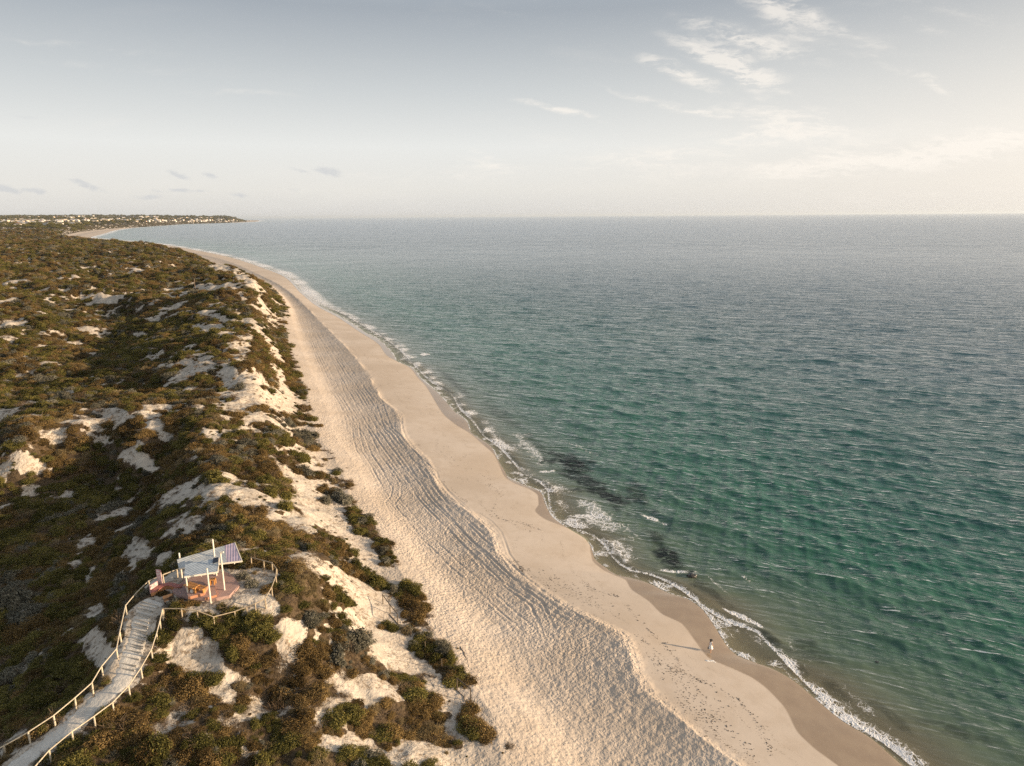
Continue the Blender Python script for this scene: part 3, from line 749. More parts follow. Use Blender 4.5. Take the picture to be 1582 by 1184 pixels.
def plant_mesh(name, seed, mat, nclump, nleaf, leaf, height, spread=.5, blade=False, cr=.16, core=.78):
    """low wind-trimmed crown about one metre across: leaf clumps over a lumpy twiggy core"""
    g = np.random.default_rng(seed)
    V, F, T = [], [], []
    def quad(p, n, s, l, tt):
        u = np.cross(n, g.normal(size=3)); u /= np.linalg.norm(u) + 1e-9; w = np.cross(n, u)
        k = len(V)
        V.extend([p - u * s - w * l, p + u * s - w * l * .6, p + u * s * .5 + w * l, p - u * s * .7 + w * l * .8]); F.append((k, k + 1, k + 2, k + 3)); T.extend([tt] * 4)
    lob = g.normal(size=(5, 2)); 
    def radius(th): return spread * (1 + .18 * math.sin(2 * th + lob[0, 0] * 3) + .13 * math.sin(3 * th + lob[1, 0] * 3) + .08 * math.sin(5 * th + lob[2, 0] * 3))
    # core
    nu, nvv = 14, 6
    k0 = len(V)
    for j in range(nvv):
        e = (j / (nvv - 1)) * math.pi / 2
        for i in range(nu):
            th = 2 * math.pi * i / nu
            rr = radius(th) * core * math.cos(e) * (1 + .12 * g.normal()); 
            if core <= 0: rr = .001
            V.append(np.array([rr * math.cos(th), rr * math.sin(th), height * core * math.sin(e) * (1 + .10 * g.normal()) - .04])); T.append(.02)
    for j in range(nvv - 1 if core > 0 else 0):
        for i in range(nu):
            F.append((k0 + j * nu + i, k0 + j * nu + (i + 1) % nu, k0 + (j + 1) * nu + (i + 1) % nu, k0 + (j + 1) * nu + i))
    for c in range(nclump):
        th = g.random() * 2 * math.pi; e = math.asin(g.random() ** .9)
        rr = radius(th) * (.86 + .16 * g.random())
        cen = np.array([rr * math.cos(e) * math.cos(th), rr * math.cos(e) * math.sin(th), height * math.sin(e) * (.85 + .25 * g.random())])
        out = np.array([math.cos(e) * math.cos(th), math.cos(e) * math.sin(th), math.sin(e) + .35]); out /= np.linalg.norm(out)
        ct = .25 + .6 * g.random(); r_ = cr * (.6 + .7 * g.random())
        for q in range(nleaf):
            o = g.normal(size=3); o /= np.linalg.norm(o); o = o * r_ * g.random() ** .4
            if blade:
                dirn = out * .9 + g.normal(size=3) * .45; dirn /= np.linalg.norm(dirn)
                p = cen * .55 + o; n = np.cross(dirn, g.normal(size=3)); n /= np.linalg.norm(n) + 1e-9
                w = np.cross(n, dirn); L = leaf * (5 if core > 0 else 11) * (.6 + .8 * g.random()); s = leaf * (.34 if core > 0 else .42)
                k = len(V); V.extend([p - w * s, p + w * s, p + dirn * L + w * s * .3, p + dirn * L - w * s * .3]); F.append((k, k + 1, k + 2, k + 3)); T.extend([ct * .7 + .3 * g.random()] * 4)
            else:
                n = out + g.normal(size=3) * .75; n /= np.linalg.norm(n)
                quad(cen + o, n, leaf * (.6 + .7 * g.random()), leaf * (.8 + 1.0 * g.random()), min(1, max(0, ct + .25 * g.normal())))
    me = bpy.data.meshes.new(name)
    me.from_pydata([tuple(v) for v in V], [], F)
    at = me.attributes.new('tint', 'FLOAT', 'POINT'); at.data.foreach_set('value', np.array(T, np.float32))
    me.materials.append(mat)
    return me

KINDS = {
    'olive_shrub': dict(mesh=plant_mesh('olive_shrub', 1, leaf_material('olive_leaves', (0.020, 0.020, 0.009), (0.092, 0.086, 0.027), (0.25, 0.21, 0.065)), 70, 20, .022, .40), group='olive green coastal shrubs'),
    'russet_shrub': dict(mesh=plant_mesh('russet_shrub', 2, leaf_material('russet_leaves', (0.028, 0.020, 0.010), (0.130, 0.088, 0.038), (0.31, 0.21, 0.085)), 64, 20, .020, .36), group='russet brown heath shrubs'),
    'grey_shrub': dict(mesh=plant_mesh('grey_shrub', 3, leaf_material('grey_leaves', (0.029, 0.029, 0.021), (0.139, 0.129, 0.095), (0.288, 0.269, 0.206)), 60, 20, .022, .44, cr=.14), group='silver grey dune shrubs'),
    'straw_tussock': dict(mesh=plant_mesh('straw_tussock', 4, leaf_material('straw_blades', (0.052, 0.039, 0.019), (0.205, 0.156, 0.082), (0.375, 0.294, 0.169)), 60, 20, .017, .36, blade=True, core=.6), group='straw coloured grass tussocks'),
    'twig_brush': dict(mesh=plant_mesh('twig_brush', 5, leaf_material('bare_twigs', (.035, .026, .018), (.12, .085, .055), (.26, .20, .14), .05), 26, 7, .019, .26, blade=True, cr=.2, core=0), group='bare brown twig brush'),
}
KN = list(KINDS)

def put_plant(kind, x, y, diam, rz, zs=1.0, label=None, group=None, sink=.05, ys=.95):
    me = KINDS[kind]['mesh']
    o = bpy.data.objects.new(kind, me); COL.objects.link(o)
    o.location = (x, y, float(height(x, y)[0]) - sink * diam); o.rotation_euler = (0, 0, rz); o.scale = (diam, diam * ys, diam * zs)
    setp(o, label, {'straw_tussock': 'tussock', 'twig_brush': 'brush'}.get(kind, 'shrub'), group)
    return o

# scatter over the dunes: size grows with distance only as plants merge into thickets
P_r, P_a = [], []
edges = np.geomspace(40, 2600, 110)
def dia(r): return .76 * (1 + np.minimum(r, 1400) / 330.0)
for a, b in zip(edges[:-1], edges[1:]):
    rm = (a + b) / 2; area = (b * b - a * a) / 2 * R(74)
    n = int(area / (0.46 * dia(rm)**2))
    P_r.append(np.sqrt(rng.random(n) * (b * b - a * a) + a * a)); P_a.append(R(-44) + rng.random(n) * R(74))
P_r = np.concatenate(P_r); P_a = np.concatenate(P_a)
vx, vy = P_r * np.sin(P_a), P_r * np.cos(P_a)
m = vx < X_toe(vy) + 2
vx, vy, P_r = vx[m], vy[m], P_r[m]
vm = veg_mask(vx, vy)
n3 = fbm(vx, vy, 2.0, 2, 501)
m = ((vm > .5 + .3 * n3) | ((vm > .10) & (rng.random(len(vx)) < .55)) | ((vm > .05) & (rng.random(len(vx)) < .12))) & (in_patch(LOOK, vx, vy) > 1.0) & ((P_r < 900) | (rng.random(len(vx)) < np.where(P_r > 1400, .25, .6)))
vx, vy, P_r, vm = vx[m], vy[m], P_r[m], vm[m]
# small tufts dotted over the open dune sand
nx_ = 42000; ra_ = np.sqrt(rng.random(nx_)) * 240 + 40; aa_ = R(-40) + rng.random(nx_) * R(60)
tx_, ty_ = ra_ * np.sin(aa_), ra_ * np.cos(aa_)
k_ = (tx_ < X_toe(ty_) - 2.5) & (fbm(tx_, ty_, 3.0, 3, 551) > .02 + .30 * (1 - sstep(0, 25, X_toe(ty_) - tx_)))
tx_, ty_ = tx_[k_], ty_[k_]
k_ = (veg_mask(tx_, ty_) < .5) & (in_patch(LOOK, tx_, ty_) > 1.0) & (seg_dist(tx_, ty_, _pc)[0] > 1.6)
NT_ = int(k_.sum())
vx = np.r_[vx, tx_[k_]]; vy = np.r_[vy, ty_[k_]]; P_r = np.hypot(vx, vy); vm = np.r_[vm, np.full(NT_, .3)]
small_ = np.r_[np.zeros(len(vx) - NT_, bool), np.ones(NT_, bool)]
# keep the fence lines and path clear of crowns
na = fbm(vx, vy, 14, 3, 511) + .35 * rng.normal(size=len(vx)); nb_ = fbm(vx, vy, 9, 2, 521) + .35 * rng.normal(size=len(vx))
kind = np.where(na > .02, 0, 1)
edge = (vm < .9)
kind = np.where(nb_ > .62, 2, kind); kind = np.where((nb_ < -.62) | (edge & (rng.random(len(vx)) < .35)), 3, kind)
kind = np.where((vm < .62) & (rng.random(len(vx)) < .72) & (P_r < 420), 4, kind)
kind = np.where((P_r < 200) & (rng.random(len(vx)) < .10), 4, kind)
kind = np.where((P_r > 140) & (rng.random(len(vx)) < .16) & (kind < 2), 3, kind)
# local character seen in the photograph
for p, k, pr in [((462, 912, 30, 36, 15), 3, .9), ((200, 660, 30, 14, 0), 1, .8), ((300, 520, 120, 30, 0), 0, .5), ((100, 760, 120, 22, 0), 0, .75), ((640, 914, 26, 6, 36), 0, .9), ((440, 655, 34, 9, 0), 2, .8), ((545, 992, 24, 22, 0), 2, .8),
                 ((655, 1062, 46, 28, 20), 0, .6), ((20, 935, 34, 24, 0), 2, .85), ((60, 1060, 70, 40, -30), 0, .7), ((220, 930, 14, 10, 0), 3, .8), ((150, 1075, 30, 12, -35), 3, .6), ((90, 720, 26, 12, 0), 1, .8), ((250, 1120, 110, 70, 0), 1, .35),
                 ((330, 950, 26, 14, 0), 0, .9), ((420, 945, 20, 14, 0), 0, .8), ((400, 560, 60, 40, 40), 1, .5), ((240, 640, 40, 24, 0), 1, .4), ((365, 905, 40, 22, 0), 2, .8), ((480, 1040, 60, 30, 0), 1, .5)]:
    q = in_patch(patch(*p), vx, vy)
    kind = np.where((q < 1.1) & (kind != 4) & (rng.random(len(vx)) < pr), k, kind)
sz = dia(P_r) * np.where(small_, .62, 1.0) * np.minimum(np.exp(.48 * rng.normal(size=len(vx))), 2.1) * (.5 + .6 * vm)
pdist, _ = seg_dist(vx, vy, _pc)
sz = np.where(kind == 4, np.maximum(sz * 1.25, .7), sz)
sz = np.minimum(sz, np.maximum(.35, (pdist - .75) * 1.5))
zsc = .74 * np.exp(.28 * rng.normal(size=len(vx))) * np.where(kind == 3, 1.1, 1.0)
ysc = np.exp(.28 * rng.normal(size=len(vx)))
vz = height(vx, vy) - .05 * sz
rot = rng.random(len(vx)) * 6.283
pp = project(np.stack([vx, vy, vz + .3], -1))
vis = (pp[:, 0] > -10) & (pp[:, 0] < PW + 10) & (pp[:, 1] < PH + 8)
shown = sz / np.sqrt(vx**2 + vy**2 + 40**2)

PCX = lambda y: np.interp(y, _pc[:, 1], _pc[:, 0])
def region(x, y, q):
    r = math.hypot(x, y)
    if y < _pc[-1, 1] + 2 and x < PCX(y): return 'on the shaded slope left of the stepped path'
    if math.hypot(x - _pcen[0, 0], y - _pcen[0, 1]) < 9.5: return 'close around the picnic shelter fence'
    if q[1] > 940 and q[0] < 480: return 'in the sunlit scrub right of the stepped path'
    if q[1] > 940: return 'in the scrub between path and open beach'
    if q[0] > 430: return 'on the sandy dune face above the beach'
    if q[1] > 800: return 'in the dark scrub behind the shelter roof'
    if q[1] > 660: return 'in the dune hollows beyond the shelter'
    return 'on the dune ridges far beyond the shelter'
ADJ = {'olive_shrub': 'olive green rounded shrub', 'russet_shrub': 'russet brown twiggy shrub', 'grey_shrub': 'silver grey leafy shrub', 'straw_tussock': 'straw coloured grassy tussock', 'twig_brush': 'bare brown tangle of twigs'}

# plants one can single out
SINGLE = [(551, 990, 'grey_shrub', 3.1, 'large grey round shrub alone on sand below the shelter'), (640, 913, 'olive_shrub', 2.3, 'long olive mound reaching furthest onto the beach sand'), (626, 904, 'olive_shrub', 1.9, 'olive shrub at the upper end of the mound on the beach'),
          (652, 926, 'russet_shrub', 1.6, 'brown shrub at the beach tip of the long olive mound'), (522, 926, 'olive_shrub', 1.7, 'small green shrub alone on sand right of the straw mound'), (618, 935, 'straw_tussock', .9, 'thin tussock beside the leaning beach rail'),
          (606, 974, 'olive_shrub', 1.3, 'flat green clump among the fallen sticks on sand'), (642, 1003, 'olive_shrub', 1.5, 'narrow green clump beside the lone wooden posts'), (706, 1150, 'olive_shrub', .9, 'little green plant on the sand bank at the bottom edge'), (690, 1164, 'straw_tussock', .7, 'little dry tuft on the bottom sand bank'),
          (672, 1150, 'straw_tussock', .8, 'dry tuft on white sand beside the last big shrub'), (594, 852, 'grey_shrub', 1.7, 'grey shrub on the sand nose nearest the wheel tracks'), (588, 873, 'russet_shrub', .9, 'small brown bush on sand below the grey shrub'), (330, 741, 'olive_shrub', 3.4, 'green shrub island in the long white sand strip'),
          (420, 727, 'russet_shrub', 3.0, 'brown shrub on the crest of the pale sand tongue'), (372, 746, 'straw_tussock', 1.6, 'dry tuft in the middle of the white sand strip'), (386, 748, 'russet_shrub', 1.5, 'small brown bush in the middle of the white sand strip'), (384, 565, 'russet_shrub', 3.6, 'dark bush in the white sand bowl on the ridge'),
          (370, 600, 'grey_shrub', 3.0, 'grey bush on the broad white sand slope'), (418, 606, 'olive_shrub', 3.0, 'low green bush on the broad white sand slope'), (22, 936, 'grey_shrub', 4.6, 'big silvery shrub at the left edge of the shaded slope'), (393, 886, 'straw_tussock', .9, 'yellow tuft inside the fenced sandy lookout'),
          (376, 893, 'grey_shrub', 1.5, 'grey shrub inside the fenced lookout beside the platform'), (388, 905, 'grey_shrub', 1.7, 'wide grey shrub in the middle of the fenced lookout'), (265, 934, 'straw_tussock', 1.2, 'pale tuft beside the low brown bench'), (215, 928, 'straw_tussock', 1.1, 'golden tuft between the fence and path top'), (256, 890, 'straw_tussock', 1.1, 'golden tuft behind the curved bench'),
          (745, 1132, 'russet_shrub', 2.4, 'brown shrub at the beach end of the lowest scrub'), (698, 1008, 'straw_tussock', .7, 'sparse tuft on the trampled beach sand'), (707, 1002, 'straw_tussock', .5, 'smallest tuft on the trampled beach sand')]
for px, py, k, d, lab in SINGLE:
    w = on_ground(px, py)
    put_plant(k, w[0], w[1], d, random.random() * 6.28, 1.0, lab, KINDS[k]['group'])

def points_object(name, idx, src, label, sx=None):
    me = bpy.data.meshes.new(name)
    me.vertices.add(len(idx)); me.vertices.foreach_set('co', np.stack([vx[idx], vy[idx], vz[idx]], -1).astype(np.float32).ravel())
    a = me.attributes.new('size', 'FLOAT_VECTOR', 'POINT'); a.data.foreach_set('vector', np.stack([sz[idx], sz[idx] * ysc[idx], sz[idx] * zsc[idx]], -1).astype(np.float32).ravel())
    a = me.attributes.new('turn', 'FLOAT_VECTOR', 'POINT'); a.data.foreach_set('vector', np.stack([rot[idx] * 0, rot[idx] * 0, rot[idx]], -1).astype(np.float32).ravel())
    return instancer(name, me, src, label)

def instancer(name, me, src, label):
    o = bpy.data.objects.new(name, me); COL.objects.link(o)
    g = bpy.data.node_groups.new(name, 'GeometryNodeTree')
    g.interface.new_socket('Geometry', in_out='INPUT', socket_type='NodeSocketGeometry'); g.interface.new_socket('Geometry', in_out='OUTPUT', socket_type='NodeSocketGeometry')
    n = g.nodes; l = g.links
    gi, go = n.new('NodeGroupInput'), n.new('NodeGroupOutput')
    oi = n.new('GeometryNodeObjectInfo'); oi.inputs['Object'].default_value = src; oi.inputs['As Instance'].default_value = True; oi.transform_space = 'ORIGINAL'
    ip = n.new('GeometryNodeInstanceOnPoints')
    s_ = n.new('GeometryNodeInputNamedAttribute'); s_.data_type = 'FLOAT_VECTOR'; s_.inputs['Name'].default_value = 'size'
    r_ = n.new('GeometryNodeInputNamedAttribute'); r_.data_type = 'FLOAT_VECTOR'; r_.inputs['Name'].default_value = 'turn'
    l.new(gi.outputs[0], ip.inputs['Points']); l.new(oi.outputs['Geometry'], ip.inputs['Instance'])
    l.new(r_.outputs['Attribute'], ip.inputs['Rotation']); l.new(s_.outputs['Attribute'], ip.inputs['Scale'])
    l.new(ip.outputs[0], go.inputs[0])
    md = o.modifiers.new('plants', 'NODES'); md.node_group = g
    return setp(o, label, None, None, 'stuff')

SRC = {}
for ki, kn in enumerate(KN):
    ids = np.nonzero(kind == ki)[0]
    v_ids = ids[vis[ids]]
    top = v_ids[np.argsort(-shown[v_ids])][:260]
    for i in top:
        reg = region(vx[i], vy[i], pp[i])
        o = put_plant(kn, vx[i], vy[i], sz[i], rot[i], zsc[i], ADJ[kn] + ' ' + reg, (ADJ[kn] + 's ' if kn != 'twig_brush' else 'bare brown tangles of twigs ') + reg, ys=ysc[i])
        SRC.setdefault(kn, o)
    rest = np.setdiff1d(ids, top)
    points_object({'olive_shrub': 'olive_heath', 'russet_shrub': 'russet_heath', 'grey_shrub': 'grey_heath', 'straw_tussock': 'dry_grass', 'twig_brush': 'dead_brush'}[kn], rest, SRC[kn],
                  {'olive_shrub': 'olive green heath covering the dunes', 'russet_shrub': 'russet brown heath covering the dunes', 'grey_shrub': 'grey heath scattered over the dunes', 'straw_tussock': 'dry straw grass scattered over the dunes', 'twig_brush': 'dead brown twigs littering the dune sand'}[kn])

# drifted seaweed along the old tide lines
wm_, wt = newmat('dry_seaweed')
_p = wt.new('ShaderNodeBsdfPrincipled'); wt.put(_p, 'Base Color', wt.mix(wt.noise(wt.new('ShaderNodeNewGeometry').outputs['Position'], 2.0), (.030, .022, .015), (.075, .052, .032))); wt.put(_p, 'Roughness', .9)
_o = wt.new('ShaderNodeOutputMaterial'); wt.l.new(_p.outputs[0], _o.inputs[0])
LINES = [([(690, 690), (680, 700), (700, 712), (722, 700)], 30, 1.2), ([(645, 690), (655, 700), (640, 692)], 16, .5), ([(676, 745), (708, 770), (722, 781)], 50, .35), ([(705, 740), (735, 745), (765, 752), (775, 762), (762, 780), (755, 795)], 50, .9), ([(755, 800), (790, 806), (815, 811), (835, 818)], 70, .7), ([(760, 795), (790, 812), (820, 822)], 40, .5),
         ([(795, 872), (806, 884), (813, 889)], 60, .7), ([(830, 890), (860, 905), (885, 915), (925, 932)], 110, 2.2), ([(900, 902), (915, 912), (935, 918), (955, 922)], 60, .45), ([(840, 905), (880, 925), (910, 940), (950, 950)], 60, 2.2), ([(965, 935), (985, 960), (1010, 985), (1025, 998), (1045, 1015)], 50, .4),
         ([(985, 985), (1000, 1005), (1020, 1030), (1050, 1050)], 90, 1.2), ([(1040, 1030), (1075, 1053), (1105, 1062), (1140, 1082), (1165, 1110), (1183, 1145), (1187, 1172)], 110, .3), ([(1000, 1020), (1040, 1050), (1070, 1075), (1100, 1110), (1090, 1125)], 170, 2.6), ([(1040, 1080), (1080, 1110), (1110, 1150)], 90, 1.8),
         ([(1000, 975), (1030, 1005), (1060, 1040)], 40, .35), ([(620, 610), (640, 622), (665, 632), (690, 640)], 30, .5), ([(575, 545), (600, 565), (625, 580)], 30, .9), ([(560, 520), (580, 535), (605, 548)], 26, 1.4), ([(700, 716), (745, 735), (770, 770)], 26, 1.5), ([(1120, 1120), (1150, 1160), (1165, 1184)], 24, .5)]
sw = MB(); rs = random.Random(4)
for L, n, w in LINES:
    W = at_z(np.array(L)[:, 0], np.array(L)[:, 1], .9)
    for _ in range(n):
        k = rs.randrange(len(W) - 1); f = rs.random()
        x = W[k][0] * (1 - f) + W[k + 1][0] * f + rs.gauss(0, w * .45); y = W[k][1] * (1 - f) + W[k + 1][1] * f + rs.gauss(0, w * .45)
        z = float(height(x, y)[0])
        for _c in range(rs.choice([1, 1, 2, 3])):
            a = rs.random() * 3.14; l = rs.uniform(.03, .16); b = rs.uniform(.02, .06); hh = rs.uniform(.015, .05)
            cx, cy = x + rs.gauss(0, .18), y + rs.gauss(0, .18)
            ring = [(cx + math.cos(q) * l * math.cos(a) * rs.uniform(.6, 1.2) - math.sin(q) * b * math.sin(a), cy + math.cos(q) * l * math.sin(a) * rs.uniform(.6, 1.2) + math.sin(q) * b * math.cos(a), z - .01) for q in [i * 1.047 for i in range(6)]]
            sw.add(ring + [(cx, cy, z + hh)], [(i, (i + 1) % 6, 6) for i in range(6)])
o = sw.build('seaweed', wm_); setp(o, 'dark dried seaweed strewn along the tide lines', 'seaweed', kind='stuff')

# ------------------------------------------------------------------ path and steps
def path_material():
    m, t = newmat('crushed_limestone')
    P = t.new('ShaderNodeNewGeometry').outputs['Position']
    c = t.mix(t.range(t.noise(P, .8, 4), .35, .65), (.56, .52, .46), (.66, .62, .55))
    c = t.mix(t.math('MULTIPLY', t.range(t.noise(P, 7, 4, .7), .56, .68), .45), c, (.30, .25, .19))
    p = t.new('ShaderNodeBsdfPrincipled'); t.put(p, 'Base Color', c); t.put(p, 'Roughness', .95); t.put(p, 'Specular IOR Level', .1)
    t.put(p, 'Normal', t.bump(t.math('ADD', t.noise(P, 3, 4), t.math('MULTIPLY', t.noise(P, 16, 2), .3)), .9, .10))
    o = t.new('ShaderNodeOutputMaterial'); t.l.new(p.outputs[0], o.inputs[0]); return m
def resample(P, n):
    s = np.r_[0, np.cumsum(np.hypot(*np.diff(P[:, :2], axis=0).T))]; q = np.linspace(0, s[-1], n)
    return np.stack([np.interp(q, s, P[:, k]) for k in range(3)], -1)
# smooth both edges the same way
pl, pr = resample(_pl, 90), resample(_pr, 90)
def smooth(P, k=3):
    Q = P.copy()
    for _ in range(k): Q[1:-1] = (Q[:-2] + 2 * Q[1:-1] + Q[2:]) / 4
    return Q
pl, pr = smooth(pl, 6), smooth(pr, 6)
pm_ = MB(); nac = 9
for i in range(90):
    jl = .12 * math.sin(i * 1.7) + random.gauss(0, .07); jr = .12 * math.sin(i * 2.1 + 1) + random.gauss(0, .07)
    dv = (pr[i] - pl[i]) / np.linalg.norm(pr[i] - pl[i])
    a, b = pl[i] + dv * jl, pr[i] + dv * jr
    for j in range(nac):
        f = j / (nac - 1); q = a * (1 - f) + b * f
        zz = float(height(q[0], q[1])[0]) + .07 - .10 * abs(2 * f - 1)**4 + random.gauss(0, .008)
        pm_.v.append((q[0], q[1], zz))
for i in range(89):
    for j in range(nac - 1):
        k = i * nac + j; pm_.f.append((k, k + 1, k + nac + 1, k + nac))
path_o = pm_.build('path', path_material(), None, True); setp(path_o, 'pale crushed limestone path climbing to the shelter', None, None, 'structure')

timber_grey = simple('weathered_timber', (.17, .13, .095), .85, .35, 4, .02, grain=(1, 1, 8))
timber_pale = simple('pale_fence_timber', (.50, .43, .32), .8, .22, 5, .01)
timber_dark = simple('dark_oiled_timber', (.075, .045, .026), .75, .35, 4, .01)
timber_old = simple('sun_dark_rail_timber', (.10, .075, .05), .85, .3, 4, .01)
timber_step = simple('step_timber', (.42, .38, .32), .85, .25, 4, .01)
steps = thing('steps', Vector((*pl[60][:2], pl[60][2])), 'timber edged steps up the pale path to the shelter', 'steps')
ps = np.hypot(*np.diff((pl + pr)[:, :2] / 2, axis=0).T).cumsum()
for k in range(20):
    i = [52, 54, 57, 60][k] if k < 4 else 62 + int((k - 4) * 1.6)
    if i > 88: break
    a, b = pl[i] * .9 + pr[i] * .1, pl[i] * .06 + pr[i] * .94
    za = float(height((a[0] + b[0]) / 2, (a[1] + b[1]) / 2)[0]) + .085
    MB().bar((a[0], a[1], za), (b[0], b[1], za + random.gauss(0, .015)), .075, .12).build('step', timber_step, steps)

# ------------------------------------------------------------------ fences
def fence(name, label, cat, rail_px, h=1.05, mat=timber_pale, pr_=.062, rr=.046, group=None, rail_on=True, zfix=None):
    W = [on_ground(px, py, h) for px, py in rail_px]
    root = thing(name, Vector((W[0][0], W[0][1], W[0][2] - h)), label, cat, group)
    for i, w in enumerate(W):
        z0 = float(height(w[0], w[1])[0])
        MB().tube((w[0], w[1], z0 - .3), (w[0] + random.gauss(0, .02), w[1], w[2] - (.0 if rail_on else 0)), pr_ * 1.25, pr_ * 1.15, 9).build('post', mat, root, False)
    if rail_on:
        for a, b in zip(W[:-1], W[1:]):
            d = (b - a) / np.linalg.norm(b - a)
            MB().tube(a - d * .06 + np.array([0, 0, .03]), b + d * .06 + np.array([0, 0, .03]), rr * 1.15, rr * 1.05, 9).build('rail', mat, root, False)
    return root
F_LEFT = [(-38, 1176), (6, 1153), (44, 1131.5), (83, 1106), (115, 1079.5), (141.5, 1056), (157, 1030), (180, 1003), (185, 977), (194, 936), (210, 917), (229.8, 898), (251.8, 888.6), (273, 880.5), (279, 878.5)]
F_RIGHT = [(55, 1184), (76, 1160), (111, 1131), (145, 1107.5), (174, 1086), (199, 1060), (218, 1032), (234, 1004), (242, 979), (247, 960), (250.7, 943)]
F_LOOP = [(252, 941), (280, 941), (304.7, 944.4), (330, 953.7), (363, 945.3), (380.7, 938.5), (394, 933.4), (409.5, 925.8), (419.6, 908), (426, 891), (427, 879.4), (420, 870), (407, 866.7), (387.5, 861.6)]
fence('wooden_fence', 'long pale timber post and rail fence along the left of the path', 'fence', F_LEFT)
fence('wooden_fence', 'pale timber post and rail fence along the right of the path', 'fence', F_RIGHT)
fence('wooden_fence', 'weathered post and rail fence curving round the sandy lookout', 'fence', F_LOOP, mat=simple('grey_fence_timber', (.36, .29, .20), .85, .3, 5, .01))
fence('beach_rail', 'dark leaning rail on three posts at the dune edge', 'fence', [(591, 919.3), (602, 934.5), (614, 949.3)], 1.25, timber_old, .05, .05)
fence('beach_rail', 'dark rail on two posts beside the lowest scrub', 'fence', [(706, 1048.6), (727, 1064.7)], 1.4, timber_old, .05, .06)
for (px, py), lab in zip([(634.3, 970), (656.6, 991), (682, 1018)], ['lone thin post nearest the three post rail', 'lone thin post midway between the two beach rails', 'lone thin post nearest the two post rail']):
    w = on_ground(px, py, 1.15); z0 = float(height(w[0], w[1])[0])
    o = MB().tube((w[0], w[1], z0 - .2), (w[0], w[1], w[2]), .055, .05, 8).build('post', timber_old); setp(o, lab, 'post', 'lone posts along the dune edge')

# ------------------------------------------------------------------ picnic shelter
Z0 = PLAT_Z + .02
def G(px, py, z=Z0): return at_z(float(px), float(py), z)
def Q7(x, y): return 260 + x / 10.76, 830 + y / 10.76
terra = simple('terracotta_concrete', (.38, .25, .215), .85, .16, 1.2, .01)
terra_sunlit = simple('terracotta_riser_sunlit', (.42, .20, .115), .8, .15, 2.0)  # same terracotta with low sunlight painted in as orange, for sun-facing risers
def poly7(pts, z): return [tuple(G(*Q7(*p), z)) for p in pts]
plat = thing('platform', Vector(G(318, 905)), 'terracotta stepped platform under the blue roofed shelter', 'platform')
low = [(60, 885), (200, 985), (365, 1012), (620, 1020), (800, 1012), (1015, 968), (1190, 785), (1065, 640), (985, 590), (860, 568), (600, 560), (340, 600), (240, 740)]
midp = [(250, 760), (215, 965), (365, 1005), (600, 1010), (800, 955), (770, 800), (720, 720), (560, 640), (350, 660)]
top = [(270, 780), (330, 985), (365, 985), (590, 922), (655, 803), (560, 720), (370, 700)]
MB().prism(poly7(low, Z0 + .30), Z0 - .5, Z0 + .30).build('lower_tier', terra, plat)
mid_t = MB().prism(poly7(midp, Z0 + .58), Z0 + .30, Z0 + .58).build('middle_tier', terra, plat)
top_t = MB().prism(poly7(top, Z0 + .90), Z0 + .58, Z0 + .90).build('upper_tier', terra, plat)
def lip(pts, z, hh):
    P = poly7(pts, z); m = MB()
    for a, b in zip(P[:-1], P[1:]):
        m.bar((a[0], a[1], z - hh / 2), (b[0], b[1], z - hh / 2), .05, hh - .006)
    return m
lip([(330, 988), (365, 988), (592, 925), (658, 804)], Z0 + .895, .30).build('riser', terra_sunlit, top_t)
lip([(610, 1012), (802, 957), (772, 800)], Z0 + .575, .26).build('riser', terra_sunlit, mid_t)

white_post = simple('cream_painted_post', (.68, .62, .52), .5, .10, 3)
roof_blue = None
def sheet(name, col, ang, var=.12):
    m, t = newmat(name)
    P = t.new('ShaderNodeNewGeometry').outputs['Position']
    v = t.mapping(P, rot=(0, 0, ang))
    w = t.new('ShaderNodeTexWave', wave_type='BANDS', bands_direction='X'); t.put(w, 0, v); w.inputs['Scale'].default_value = 1.15; w.inputs['Distortion'].default_value = 0
    n = t.noise(P, 1.5, 4)
    c = t.mix(t.range(n, .3, .7), [q * (1 - var) for q in col], [q * (1 + var) for q in col])
    c = t.mix(t.math('MULTIPLY', t.range(w.outputs[1], .0, .3, 1, 0), .14), c, [q * .6 for q in col])
    p = t.new('ShaderNodeBsdfPrincipled'); t.put(p, 'Base Color', c); t.put(p, 'Roughness', .38); t.put(p, 'Metallic', .25)
    t.put(p, 'Normal', t.bump(w.outputs[1], .5, .05))
    o = t.new('ShaderNodeOutputMaterial'); t.l.new(p.outputs[0], o.inputs[0]); return m
shel = thing('picnic_shelter', Vector(G(310, 905)), 'open picnic shelter with blue corrugated roofs on cream posts', 'shelter')
def post_at(base, toppx, zb):
    b = G(*base, zb); lo, hi = zb + .5, zb + 9
    for _ in range(40):
        mid = (lo + hi) / 2
        if project(np.array([b[0], b[1], mid]))[1] > toppx: lo = mid
        else: hi = mid
    return b, lo
POSTS = [((291.6, 927.6), 889.5, Z0), ((325.7, 931.8), 878.3, Z0), ((346.9, 911.8), 853.7, Z0 + .30), ((282, 898.3), 854.6, Z0), ((334.6, 889.5), 833.3, Z0 + .3), ((303, 893.5), 862.3, Z0 + .3)]
for b, tp, zb in POSTS:
    q, zt = post_at(b, tp, zb)
    MB().tube((q[0], q[1], zb - .45), (q[0], q[1], zt), .085, .08, 12).build('post', white_post, shel)
